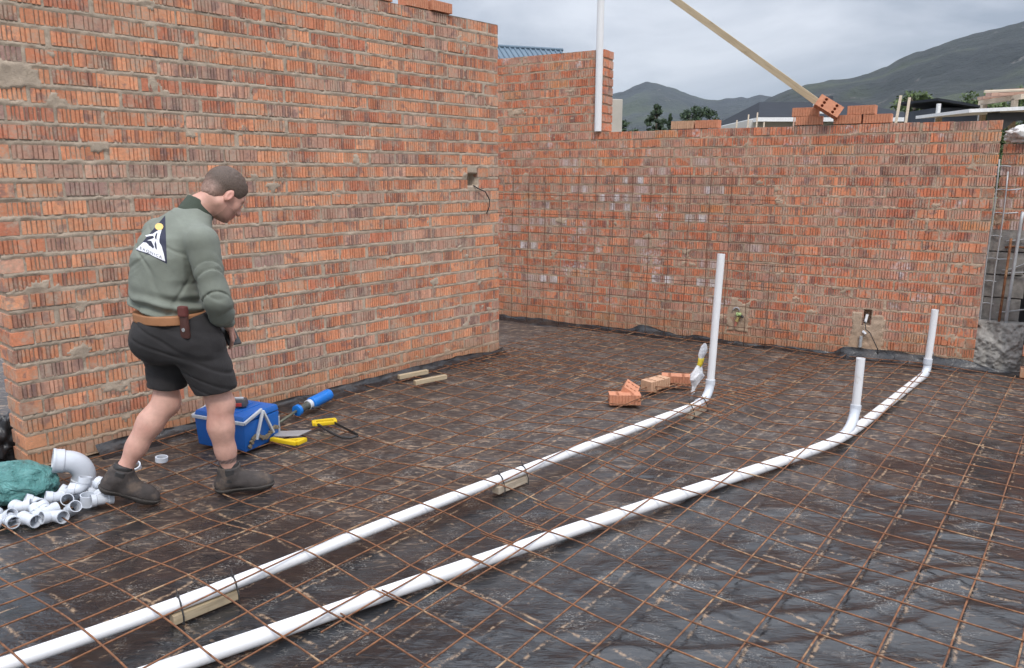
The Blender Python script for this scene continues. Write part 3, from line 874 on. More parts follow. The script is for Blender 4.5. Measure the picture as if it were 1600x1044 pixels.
# two short battens at the foot of the left wall
for (a, b, lab) in (((-.901, 5.904), (-.691, 6.081), 'short pale batten lying against the foot of the left wall'), ((-.753, 5.735), (-.526, 5.923), 'short pale batten lying on the mesh in front of another')):
    a, b = Vector((*a, .04)), Vector((*b, .04))
    o = MB().box((0, 0, 0), ((b - a).length, .036, .034), bev=.003).obj('timber_offcut', M['wood'])
    o.location = (a + b) / 2; o.rotation_euler = (0, 0, math.atan2(b.y - a.y, b.x - a.x))
    tag(o, lab, 'batten', 'short battens by the left wall')

# ------------------------------------------------------------------ blue tool box
blue = simple('blue_plastic', (.012, .115, .42), .38, .12, 12, 0, dirt=(.10, .13, .2), dscale=9, dthr=.62)
greyp = simple('light_grey_plastic', (.52, .54, .57), .45, .08, 20, 0, dirt=(.25, .2, .16), dscale=14, dthr=.6)
TBX, TBY = -1.69, 4.50
tang = math.atan2(4.21 - 4.347, -1.514 + 1.827)
t = thing('tool_box', 'blue plastic tool box with light grey handles standing behind the man', 'tool box', (TBX + .02, TBY - .03, .02), (0, 0, tang))
W_, D_, H_ = .385, .305, .178
MB().box((0, 0, H_ / 2), (W_ * .95, D_ * .95, H_), taper=1.05, bev=.012).obj('body', blue, t, auto=40)
MB().box((0, 0, H_ + .022), (W_ * 1.0, D_ * 1.0, .036), taper=.95, bev=.009).obj('lid', blue, t, auto=40)
rb = MB()
for k in range(4): rb.box((-.09 + .06 * k, 0, H_ + .041), (.012, D_ * .66, .006), bev=.002)
rb.obj('lid_rib', blue, t)
hd = MB()
zr = H_ + .004; hx, hy = W_ / 2 + .006, D_ / 2 + .006
def bar(a, b, w=.016, h=.012, mb=None):
    a, b = Vector(a), Vector(b); d = b - a; x = d.normalized(); z = Vector((0, 0, 1)); z = (z - x * x.z)
    z = z.normalized() if z.length > .01 else Vector((1, 0, 0)); y = z.cross(x)
    mb.box((a + b) / 2, (d.length, w, h), rot=Matrix((x, y, z)).transposed(), bev=.003)
for a, b in (((-hx, -hy, zr), (hx, -hy, zr)), ((-hx, -hy, zr), (-hx, hy, zr))): bar(a, b, .012, .020, hd)
bar((hx, -hy, zr), (hx + .004, -.01, H_ + .052), .014, .018, hd)
bar((-hx, -hy, zr), (-hx, .02, H_ + .05), .014, .018, hd)
hd.obj('grip_frame', greyp, t, auto=40)
for y0, y1 in ((-.01, -.075), (-.01, .07)):
    mb = MB(); bar((hx + .012, y0, H_ + .045), (hx + .010, y1, .062), .018, .012, mb); mb.obj('handle_arm', greyp, t, auto=40)
mudm = simple('dried_mud', (.20, .16, .11), .95, .35, 60, .6)
mb = MB()
for k in range(16):
    y = -.12 + .016 * k; z = .075 + .028 * math.sin(k * .55) - .0016 * abs(k - 9) ** 1.5
    mb.box((hx - .002, y, z), (.016, .020, .018 + .010 * random.random()), rot=Matrix.Rotation(random.random(), 3, 'X'), bev=.003)
mb.obj('mud_smear', mudm, t)
tb_m = Matrix.Translation((TBX + .02, TBY - .03, .02)) @ Matrix.Rotation(tang, 4, 'Z')
t = thing('battery_charger', 'dark grey cordless tool battery with red trim lying on the blue lid', 'battery', tuple(tb_m @ Vector((.02, .0, H_ + .045))), (0, 0, tang + .5))
MB().box((0, 0, .026), (.10, .072, .044), taper=.86, bev=.006).obj('case', simple('charcoal_plastic', (.075, .072, .075), .5), t, auto=40)
MB().box((-.052, 0, .022), (.012, .05, .026), bev=.003).obj('red_trim', simple('red_plastic', (.48, .05, .035), .45), t)
MB().box((.0, -.038, .02), (.05, .008, .02), bev=.002).obj('red_trim', bpy.data.materials['red_plastic'], t)
MB().box((0, 0, .052), (.06, .02, .010), bev=.002).obj('contact_rail', greyp, t)

# blue canister tool
a, b = Vector((-1.452, 4.955, .058)), Vector((-1.30, 5.275, .085)); d = b - a
t = thing('gas_torch', 'blue cylinder gas torch with dark neck and thin rod leaning by the left wall', 'gas torch', tuple(a), group=None)
t.rotation_euler = d.to_track_quat('X', 'Z').to_euler()
bb = simple('bright_blue', (.01, .17, .58), .35, .08, 10); L = d.length
def lathe(prof, name, mat, par, n=20, auto=40):
    return MB().tube([(x, 0, 0) for x, r in prof], [r for x, r in prof], n).obj(name, mat, par, auto=auto)
lathe([(0, .030), (.003, .039), (.026, .039), (.032, .032)], 'front_ring', bb, t)
lathe([(.032, .026), (.06, .029), (.075, .025), (.105, .026), (.115, .030)], 'dark_neck', simple('dark_neck', (.07, .075, .065), .5, .4, 60), t)
lathe([(.115, .030), (.118, .034), (.145, .034), (.148, .030)], 'white_band', M['pvc_fit'], t)
lathe([(.148, .034), (.154, .042), (L - .02, .042), (L - .006, .038), (L, .030)], 'canister', bb, t)
MB().tube([(.005, 0, 0), (-.20, .012, -.03)], .009, 10).obj('rod', simple('olive_rod', (.12, .125, .09), .5), t, smooth=True)
MB().tube([(.12, -.03, -.015), (.16, -.048, -.025), (.19, -.046, -.03)], .007, 6).obj('trigger', M['dark'], t, smooth=True)

# hacksaw: yellow handle, dark bow
yel = simple('yellow_plastic', (.68, .47, .015), .42, .1, 15)
t = thing('hacksaw', 'hacksaw with yellow grip and dark bow lying on the mesh', 'saw', (-1.215, 4.76, .045), (0, 0, math.radians(20)))
mb = MB()
for c, s in (((0, .028, 0), (.15, .022, .024)), ((0, -.028, 0), (.135, .022, .024)), ((-.068, 0, 0), (.026, .06, .024)), ((.066, 0, 0), (.022, .06, .024))): mb.box(c, s, bev=.006)
mb.obj('grip', yel, t, auto=40)
MB().tube([(-.045, -.035, 0), (-.015, -.13, -.002), (.035, -.26, -.006), (.07, -.315, -.008), (.12, -.335, -.01), (.165, -.32, -.01)], .0085, 8).obj('bow', M['dark'], t, smooth=True)
MB().box((.105, -.165, .0), (.004, .34, .016), rot=Matrix.Rotation(math.radians(20), 3, 'Z')).obj('blade', M['dark'], t)
t = thing('hand_saw', 'hand saw with grey blade and yellow handle half under the tool box', 'saw', (-1.36, 4.50, .05), (0, 0, math.radians(5)))
pts = [(-.10, .055), (.115, .062), (.05, -.035), (-.10, -.03)]
v = [(x, y, z + .045 * (y + .03)) for z in (0, .003) for x, y in pts]
mesh_obj('blade', v, [(3, 2, 1, 0), (4, 5, 6, 7), (0, 1, 5, 4), (1, 2, 6, 5), (2, 3, 7, 6), (3, 0, 4, 7)], simple('dull_steel', (.36, .36, .37), .4, .15, 20, metal=.3), t)
mb = MB(); bar((-.11, -.045, -.01), (.055, -.13, -.012), .026, .024, mb); bar((.055, -.13, -.012), (.10, -.07, -.008), .028, .024, mb); bar((-.02, -.08, -.012), (.09, -.065, -.010), .022, .02, mb)
mb.obj('grip', yel, t, auto=40)
MB().box((-.10, .09, .04), (.03, .035, .10), bev=.004).obj('blade_guard', greyp, t)

# ------------------------------------------------------------------ pipe fittings on the floor
def ring(mb, c, d, r, ln, wall=.004, n=18):
    """short open socket along d"""
    c, d = Vector(c), Vector(d).normalized()
    mb.turned(c, d, [(-.004, r - wall - .001), (0, r), (ln, r), (ln, r - wall), (-.006, r - wall)], n)
def fit_mesh(kind):
    mb = MB(); r = .027
    if kind == 'elbow':
        a = bend((-.03, 0, 0), (.012, 0, 0), (.012, .042, 0)); mb.tube(a, r, 16, cap=False); mb.tube(a, r - .004, 16, cap=False)
        ring(mb, (-.025, 0, 0), (-1, 0, 0), .031, .028); ring(mb, (.012, .037, 0), (0, 1, 0), .031, .028)
    elif kind == 'bend45':
        a = bend((-.03, 0, 0), (.0, 0, 0), (.021, .021, 0)); mb.tube(a, r, 16, cap=False); mb.tube(a, r - .004, 16, cap=False)
        ring(mb, (-.022, 0, 0), (-1, 0, 0), .031, .03); ring(mb, (.016, .016, 0), (1, 1, 0), .031, .03)
    elif kind == 'tee':
        mb.tube([(-.03, 0, 0), (.03, 0, 0)], r, 16, cap=False); mb.tube([(0, .012, 0), (0, .035, 0)], r, 16, cap=False)
        ring(mb, (-.028, 0, 0), (-1, 0, 0), .031, .022); ring(mb, (.028, 0, 0), (1, 0, 0), .031, .022); ring(mb, (0, .03, 0), (0, 1, 0), .031, .022)
    elif kind == 'socket':
        mb.tube([(-.004, 0, 0), (.004, 0, 0)], .0318, 16, cap=False); ring(mb, (-.003, 0, 0), (-1, 0, 0), .030, .032); ring(mb, (.003, 0, 0), (1, 0, 0), .030, .032)
    elif kind == 'cup':
        ring(mb, (0, 0, -.03), (0, 0, 1), .034, .055); mb.tube([(0, 0, -.032), (0, 0, -.028)], .036, 18)
    me = bpy.data.meshes.new('pipe_' + kind)
    me.from_pydata(mb.v, [], mb.f); me.materials.append(M['pvc_fit']); me.polygons.foreach_set('use_smooth', [True] * len(me.polygons))
    try: me.set_sharp_from_angle(angle=math.radians(40))
    except Exception: pass
    return me
FM = {k: fit_mesh(k) for k in ('elbow', 'bend45', 'tee', 'socket', 'cup')}
NM = {'elbow': 'pipe_elbow', 'bend45': 'pipe_bend', 'tee': 'pipe_tee', 'socket': 'pipe_coupling', 'cup': 'end_stopper'}
FIT = [  # x, y, z, kind, rot
 (-2.44, 3.40, .04, 'elbow', (0, .2, 1.3), 'white elbow fitting at the left edge of the picture beside the green bag'),
 (-2.36, 3.44, .05, 'bend45', (.3, 0, -.5), 'white bend fitting behind the front-most coupling of the pile'),
 (-2.385, 3.36, .035, 'elbow', (0, .5, 2.9), 'white elbow fitting half under the front coupling at the left of the pile'),
 (-2.34, 3.335, .035, 'socket', (0, 0, -.7), 'white coupling lying front-most in the fittings pile'),
 (-2.262, 3.345, .036, 'tee', (0, 0, -.45), 'white tee fitting at the front of the pile with its bore facing right'),
 (-2.27, 3.42, .04, 'socket', (.2, .5, -.8), 'white coupling standing askew just behind the front tee'),
 (-2.30, 3.49, .05, 'elbow', (.5, .2, 2.2), 'white elbow fitting in the middle of the pile against the green bag'),
 (-2.245, 3.545, .055, 'bend45', (.2, .3, .6), 'white bend fitting lying next to the folded edge of the bag'),
 (-2.19, 3.535, .05, 'socket', (0, -.4, -1.0), 'white coupling with its open end turned to the camera in the pile'),
 (-2.225, 3.42, .04, 'tee', (.5, 0, 1.0), 'white tee fitting lying on its side in the middle front of the pile'),
 (-2.155, 3.385, .036, 'elbow', (.2, .1, 2.6), 'white elbow fitting at the front right of the pile'),
 (-2.12, 3.455, .04, 'socket', (.0, -.6, -.5), 'white coupling lying tilted with a dark bore at the front right'),
 (-2.155, 3.60, .075, 'elbow', (1.4, .2, .3), 'white elbow fitting standing upright below the big bend'),
 (-2.10, 3.555, .045, 'cup', (.1, .1, .3), 'white cup-shaped cap standing upright with open mouth in the pile'),
 (-2.105, 3.64, .05, 'socket', (0, .2, .5), 'white coupling wedged beneath the mouth of the big bend'),
 (-2.045, 3.62, .085, 'bend45', (.6, .3, -.4), 'white bend fitting leaning against the heel of the rear boot'),
 (-2.035, 3.565, .04, 'tee', (.2, .1, .7), 'white tee fitting right-most in the pile under the rear boot heel'),
 (-2.08, 3.71, .05, 'elbow', (.3, .3, 1.6), 'white elbow fitting at the back of the pile right of the big bend'),
 (-2.00, 3.74, .04, 'socket', (.0, .1, 1.0), 'white coupling behind the rear boot'),
 (-2.235, 3.63, .04, 'tee', (.1, .6, .2), 'white tee fitting at the back of the pile below the big bend'),
]
for x, y, z, k, r, lab in FIT:
    o = bpy.data.objects.new(NM[k], FM[k]); COL.objects.link(o); o.location = (x, y, z); o.rotation_euler = r
    tag(o, lab, 'pipe fitting', 'white pipe fittings heaped by the green bag')
# big 110 mm bend
t = thing('large_pipe_bend', 'big white drain bend standing on the fittings pile by the wall', 'pipe fitting', (-2.25, 3.80, .062), (.10, .16, math.radians(32)))
R_ = .056
arc = [Vector((-.092 * (1 - math.cos(a)) , 0, .092 * math.sin(a))) for a in np.linspace(0, math.radians(88), 14)]
arc = [Vector((0, 0, -.03))] + arc + [arc[-1] + Vector((-.03, 0, .002))]
MB().tube(arc, R_, 24, cap=False).tube(arc, R_ - .004, 24, cap=False).obj('bend', M['pvc_fit'], t, smooth=True)
mb = MB(); ring(mb, (0, 0, -.01), (0, 0, -1), R_ + .0055, .05, .006, 24); mb.tube([(0, 0, -.012), (0, 0, -.008)], [R_ + .0055, R_], 24, cap=False)
mb.tube([(0, 0, -.062), (0, 0, -.05)], R_ + .009, 24, cap=False); mb.obj('socket', M['pvc_fit'], t, auto=40)
mb = MB(); e = arc[-1]; ring(mb, e + Vector((.02, 0, 0)), (-1, 0, .04), R_ + .0055, .05, .006, 24); mb.tube([e + Vector((.02, 0, 0)), e + Vector((.026, 0, 0))], [R_ + .0055, R_], 24, cap=False)
mb.tube([e + Vector((-.030, 0, .002)), e + Vector((-.018, 0, .0015))], R_ + .009, 24, cap=False); mb.obj('socket', M['pvc_fit'], t, auto=40)
for x, y, r, lab in ((-2.083, 4.0, (.5, .1, 0), 'white plastic ring lying on the mesh just right of the rear boot'), (-1.985, 4.115, (.05, .1, .4), 'white plastic ring lying on the mesh between the man\'s legs')):
    mb = MB(); n = 20
    mb.turned((0, 0, 0), (0, 0, 1), [(-.013, .034), (.013, .034), (.013, .027), (-.013, .027), (-.013, .034)], n)
    o = mb.obj('plastic_ring', M['pvc_fit'], auto=40); o.location = (x, y, .04); o.rotation_euler = r; tag(o, lab, 'pipe ring', 'loose white pipe rings')

# bags
def blob(name, c, rad, seed, mat, amp=.2, flat=.0, n=40, freq=3.0):
    V, F = [], []
    for i in range(n + 1):
        th = math.pi * i / n
        for k in range(2 * n):
            ph = math.pi * k / n
            dx, dy, dz = math.sin(th) * math.cos(ph), math.sin(th) * math.sin(ph), math.cos(th)
            w = float(fbm(dx * freq, dy * freq, dz * freq, oct=3, seed=seed)); w2 = abs(float(vnoise(dx * 5 + 3, dy * 5, dz * 7, seed=seed + 5)))
            k_ = 1 + amp * w - amp * .7 * max(0, .35 - w2)
            V.append((c[0] + rad[0] * dx * k_, c[1] + rad[1] * dy * k_, max(c[2] + rad[2] * dz * k_, flat + .004 * dx)))
    m_ = 2 * n
    for i in range(n):
        for k in range(m_): F.append((i * m_ + k, (i + 1) * m_ + k, (i + 1) * m_ + (k + 1) % m_, i * m_ + (k + 1) % m_))
    return np_mesh(name, np.array(V), np.array(F), mat)
m = Mat('green_film'); cc = m.mix(m.ramp(m.noise(9, 4), (.3, 0.0), (.7, 1.0)), (.07, .21, .20), (.12, .31, .295))
m.bump(m.noise(9, 5, .65, dist=2.0), .9, .05); m.set(cc, .3)
o = blob('plastic_bag', (-2.53, 3.66, .080), (.21, .14, .12), 12, m.m, .13, .012, n=56, freq=2.0); tag(o, 'crumpled green plastic bag lying left of the white fittings', 'bag')
o = blob('rubble_sack', (-2.98, 4.25, .10), (.10, .12, .15), 31, M['black_plastic'], .35, -.03); tag(o, 'black plastic sack slumped past the end of the left wall', 'sack')

# ------------------------------------------------------------------ unfinished column pocket at the right end of the back wall
bw2 = thing('brick_wall', 'set-back brick pier with ragged edge right of the wire column pocket', 'wall')
def on_bk(s, z, out=0.0): return on_back(s, z, out)
O2 = tuple(on_back(4.40, 0, -.26))
make_wall(bw2, O2, Bd, Bn, [(.0, .9, 13, 21)], .0889, .073, .222, .011, .22, (M['brick_back'], M['mortar_back']), [(.0, .06, 1.2, 1.3, .006)], [], 17, .0125, -.004, head_left=False)
pier = thing('block_pier', 'grey concrete block pier in the column pocket at the right edge', 'pier', tuple(on_back(4.52, 0, -.36)), (0, 0, BANG))
for k in range(6):
    o = MB().box((random.uniform(-.008, .008), random.uniform(-.008, .008), .105 + .195 * k), (.27 + (k % 2) * .03, .18, .187), bev=.006).obj('concrete_block', M['concrete'], pier)
ns_, nz_ = 60, 60
SS, ZZ2 = np.meshgrid(np.linspace(4.36, 4.71, ns_), np.linspace(-.02, .40, nz_))
DD = -.035 + .017 * fbm(SS * 17, ZZ2 * 17, oct=5, seed=44, gain=.62) - .10 * sstep(.24, .40, ZZ2 + .07 * fbm(SS * 9, ZZ2 * 5, oct=2, seed=45))
PP = np.array([B0[0], B0[1], 0])[None, None] + np.array([Bd[0], Bd[1], 0]) * SS[..., None] + np.array([Bn[0], Bn[1], 0]) * DD[..., None] + np.array([0, 0, 1.]) * ZZ2[..., None]
PB = PP[-1] - np.array([Bn[0], Bn[1], 0]) * .16
V_ = np.concatenate([PP.reshape(-1, 3), PB]); ii = np.arange(ns_ * nz_).reshape(nz_, ns_); top = np.arange(ns_ * nz_, ns_ * nz_ + ns_)
F_ = np.concatenate([np.stack([ii[:-1, :-1], ii[:-1, 1:], ii[1:, 1:], ii[1:, :-1]], -1).reshape(-1, 4), np.stack([ii[-1, :-1], ii[-1, 1:], top[1:], top[:-1]], -1)])
foot = np_mesh('concrete_footing', V_, F_, M['concrete']); tag(foot, 'rough grey concrete at the foot of the column pocket', 'concrete')
o = MB().box(tuple(on_back(5.1, .75, -.9)), (1.3, .012, 1.6), rot=Matrix.Rotation(BANG, 3, 'Z')).obj('shade_panel', M['black_plastic']); tag(o, 'dark panel added for the shade in the opening behind the column pocket', 'shade panel')  # added black panel, stands in for the darkness inside the opening
cage = thing('column_cage', 'galvanised and rusty steel cage in the column pocket at the right edge', 'steel cage', tuple(on_back(4.50, 0, -.14)), (0, 0, BANG))
def lad(x0, y0, h, nm, mat):
    mb = MB(); mb.tube([(x0 + .004 * math.sin(k), y0, .02 + h * k / 10) for k in range(11)], .006, 6); return mb.obj(nm, mat, cage, smooth=True)
lad(-.115, .10, 1.72, 'upright_wire', M['galv']); lad(-.045, .08, 1.62, 'upright_wire', M['galv'])
MB().tube([(.07, .04, .02), (.075, .04, .6), (.085, .04, 1.22), (.09, .03, 1.32)], .013, 8).obj('upright_bar', M['galv'], cage, smooth=True)
MB().tube([(.02, .06, .02), (.03, .06, .7), (.035, .05, 1.1)], .010, 8).obj('upright_bar', M['rust'], cage, smooth=True)
for k in range(9):
    z = .16 + .19 * k
    MB().tube([(-.115, .102, z), (-.08, .11, z + .006), (-.03, .10, z)] + ([(.06, .09, z + .01)] if k in (4, 6, 7) else []), .0055, 6).obj('tie_wire', M['galv'], cage, smooth=True)
for k, (z, dz, q) in enumerate(((.30, .07, 0), (.47, .05, 0), (.80, .03, 1), (.83, .10, 0), (1.02, .0, 2), (1.07, .04, 0))):
    MB().tube([(.0, .10, z), (.06, .11, z + .01), (.22, .09, z + dz), (.34, .02, z + dz)], .006 if q < 2 else .009, 6).obj('tie_wire', M['galv'] if q != 2 else M['rust'], cage, smooth=True)
bp = thing('brick_pier', 'brick pier stub cut by the right edge of the picture beside the column pocket', 'pier', tuple(on_back(4.71, 0, .0)), (0, 0, BANG))
rng = np.random.default_rng(4)
bms = [brick_mesh('brick', .222, .106, .073, rng, M['brick_back']) for _ in range(6)]
for i in range(12):
    for j in range(2):
        o = bpy.data.objects.new('brick', bms[(i * 2 + j) % 6]); COL.objects.link(o); o.parent = bp
        o.location = (.11 + .233 * j + (.06 if i % 2 else 0), 0, .045 + .0889 * i)
MB().box((.28, -.06, .53), (.46, .09, 1.05)).obj('mortar', M['mortar_back'], bp)

# ------------------------------------------------------------------ beyond the walls
o = MB().box((1.225, 10.0, 1.17), (.30, .22, 2.72), rot=Matrix.Rotation(.25, 3, 'Z'), bev=.01).obj('concrete_pillar', M['pillar']); tag(o, 'pale concrete pillar behind the step in the back wall', 'pillar')
o.location.x = -.02
slate = simple('dark_roofing', (.030, .034, .042), .9, .15, 2); steelblue = simple('steel_roofing', (.10, .15, .20), .6, .12, 3)
for _m in (slate,): _m.node_tree.nodes['Principled BSDF'].inputs['Specular IOR Level'].default_value = .15
fascia = simple('white_fascia', (.78, .79, .80), .5); plaster = simple('plaster', (.55, .53, .50), .85); darkwall = simple('dark_cladding', (.045, .055, .075), .6, .15, 2)
# ribbed metal roof behind the tall wall
t = thing('house', 'building with ribbed blue-grey metal roof showing above the back wall', 'house', (1.28, 16.75, 0), (0, 0, math.radians(20)))
MB().box((-2.6, 2.9, 1.4), (6.6, 4.6, 2.9)).obj('wall', plaster, t)
rx0, rx1, y0, z0, y1, z1 = -5.6, .90, 0.0, 2.75, 2.7, 4.54
def roof_pt(x, k): return Vector((x, y0 + (y1 - y0) * k, z0 + (z1 - z0) * k))
a, b, c, d_ = roof_pt(rx0, 0), roof_pt(rx1, 0), roof_pt(rx1, 1), roof_pt(rx0, 1)
dn = Vector((0, .04, -.10))
mesh_obj('roof', [a, b, c, d_, a + dn, b + dn, c + dn, d_ + dn], [(0, 1, 2, 3), (7, 6, 5, 4), (0, 4, 5, 1), (1, 5, 6, 2), (2, 6, 7, 3), (3, 7, 4, 0)], steelblue, t)
for k in range(28):
    x = rx1 - .05 - .13 * k
    MB().tube([roof_pt(x, 0) + Vector((0, 0, .008)), roof_pt(x, 1) + Vector((0, 0, .008))], .026, 6).obj('roof_rib', steelblue, t)
MB().tube([d_ + Vector((0, 0, .02)), c + Vector((.03, 0, .02))], .04, 8).obj('ridge_cap', steelblue, t)
# hip-roofed house
t = thing('house', 'far house with dark hipped roof and white eaves behind the brick pile', 'house', (12.3, 30, 0))
MB().box((0, 4, 1.7), (6.4, 7.0, 3.9)).obj('wall', plaster, t)
e = [(-3.0, 0, 3.72), (3.4, 0, 3.72), (3.4, 8, 3.72), (-3.0, 8, 3.72), (-1.9, 3.6, 4.58), (2.0, 3.6, 4.58)]
mesh_obj('roof', e, [(0, 1, 5, 4), (1, 2, 5), (2, 3, 4, 5), (3, 0, 4), (3, 2, 1, 0)], slate, t)
MB().box((.2, -.03, 3.63), (6.5, .12, .15)).box((-3.0, 4, 3.63), (.12, 8.0, .15)).obj('fascia', fascia, t)
MB().box((-.75, -.12, 4.05), (.55, .06, .42)).obj('gable_panel', fascia, t)
MB().box((.45, 2.6, 4.5), (.5, .4, .40)).obj('chimney', darkwall, t)
MB().box((-1.6, .46, 2.2), (1.2, .06, 1.2)).obj('window', darkwall, t)
# low dark building
t = thing('house', 'low dark blue building with flat sloping roof left of the white sheet roof', 'house', (14.6, 26, 0))
MB().box((0, 1.2, 1.9), (1.4, 2, 3.7)).obj('wall', darkwall, t)
mesh_obj('roof', [(-.85, -.2, 4.02), (.8, -.2, 3.76), (.8, 2.4, 3.82), (-.85, 2.4, 4.10), (-.85, -.2, 3.94), (.8, -.2, 3.68), (.8, 2.4, 3.74), (-.85, 2.4, 4.02)], [(0, 1, 2, 3), (7, 6, 5, 4), (0, 4, 5, 1), (1, 5, 6, 2), (2, 6, 7, 3), (3, 7, 4, 0)], slate, t)
MB().box((-.78, -.14, 1.9), (.10, .10, 3.9)).obj('post', fascia, t)
MB().box((.6, -.14, 1.9), (.10, .10, 3.7)).obj('post', fascia, t)
# white sheet roof, its supports and the dark shade net below it
t = thing('shelter', 'open site shelter with white sheet roof at the right edge', 'shelter', (7.4, 11.6, 0))
q = [(-.75, 0, 2.545), (1.9, -.5, 2.64), (2.4, 2.2, 2.80), (-.3, 2.4, 2.62)]
mesh_obj('sheet_roof', q + [(x, y, z - .05) for x, y, z in q], [(0, 1, 2, 3), (7, 6, 5, 4), (0, 4, 5, 1), (1, 5, 6, 2), (2, 6, 7, 3), (3, 7, 4, 0)], fascia, t)
for x, y, h in ((-.3, .1, 2.52), (1.7, -.3, 2.6), (0, 2.2, 2.58), (2.1, 2.0, 2.7)): MB().box((x, y, h / 2), (.08, .08, h)).obj('post', M['wood_grey'], t)
nv_ = [(-.45 + .12 * k, .05 - .02 * k, 2.50 - (.10 + .05 * math.sin(k * 1.3)) * j) for j in range(3) for k in range(20)]
mesh_obj('shade_net', nv_, [(j * 20 + k, j * 20 + k + 1, j * 20 + 20 + k + 1, j * 20 + 20 + k) for j in range(2) for k in range(19)], M['dark'], t, smooth=True)
rack = thing('timber_rack', 'post rack carrying red-brown planks above the shelter', 'rack', (8.2, 12.4, 0))
for x, y in ((-.4, 0), (-.4, .8), (1.2, -.1), (1.2, .8)): MB().box((x, y, 1.38), (.07, .07, 2.76)).obj('post', M['wood_grey'], rack)
for x in (-.4, 1.2): MB().box((x, .36, 2.78), (.07, 1.1, .07)).obj('crossbar', M['wood_grey'], rack)
for k, (dz, dy, x0, tl) in enumerate(((0, .0, -.75, .025), (.05, .25, -.60, .03), (.10, .1, -.5, .05), (.0, .55, -.55, .02), (.05, .6, -.3, .03))):
    o = MB().box((0, 0, 0), (2.6, .20, .045), bev=.004).obj('timber_plank', M['wood_red']); o.location = (8.2 + x0 + 1.3, 12.4 + dy, 2.86 + dz); o.rotation_euler = (0, -tl, -.1)
    tag(o, ('front bottom red-brown plank on the rack', 'second red-brown plank on the rack, one step up', 'top red-brown plank crowning the rack', 'rear bottom red-brown plank on the rack', 'rear upper red-brown plank on the rack')[k], 'plank', 'planks stacked on the rack')
o = MB().tube([(7.25, 12.3, 2.86), (8.4, 12.2, 2.89)], .02, 8).obj('timber_pole', M['wood_grey']); tag(o, 'thin grey pole poking left out of the plank stack', 'pole')
o = MB().box((8.28, 12.2, 3.05), (.06, .06, .22), rot=Matrix.Rotation(-.2, 3, 'Y')).obj('timber_block', M['wood_grey']); tag(o, 'pale block standing on the plank stack', 'timber block')
# thin site poles
for px_, Y, top, tilt, lab in ((6.02, 12.6, 2.83, .10, 'left of two leaning pale poles behind the brick pile'), (6.30, 12.8, 2.82, .06, 'right of two leaning pale poles behind the brick pile')):
    o = MB().tube([(px_ - top * tilt * .5, Y, 0), (px_ + tilt, Y, top)], .022, 8).obj('timber_pole', M['wood_grey'], smooth=True); tag(o, lab, 'pole')
for x, Y, top, lab in ((4.95, 17.5, 2.78, 'first thin pole right of the two bricks on the wall'), (5.20, 17.5, 2.90, 'tall thin pole leaning right of the two bricks on the wall'), (5.30, 17.2, 2.92, 'tall thin upright pole right of the two bricks on the wall'), (5.55, 17.5, 2.74, 'short thin pole midway along the far wall top'), (6.10, 17.2, 2.98, 'thin red-brown pole in front of the far hipped roof')):
    o = MB().tube([(x - .05, Y, 0), (x, Y, top)], .016, 6).obj('site_pole', M['wood_grey'] if 'red' not in lab else M['wood_red'], smooth=True); tag(o, lab, 'pole', 'thin site poles behind the back wall')
# cement bag on the set-back pier
bagm = simple('white_woven_bag', (.62, .60, .58), .8, .15, 25, .4, dirt=(.3, .27, .24), dscale=12, dthr=.6)
o = blob('cement_bag', tuple(on_back(4.56, 1.935, -.33)), (.16, .13, .085), 71, bagm, .25, 1.868, 24, 4.0); tag(o, 'dusty white cement bag lying on the set-back pier', 'bag')

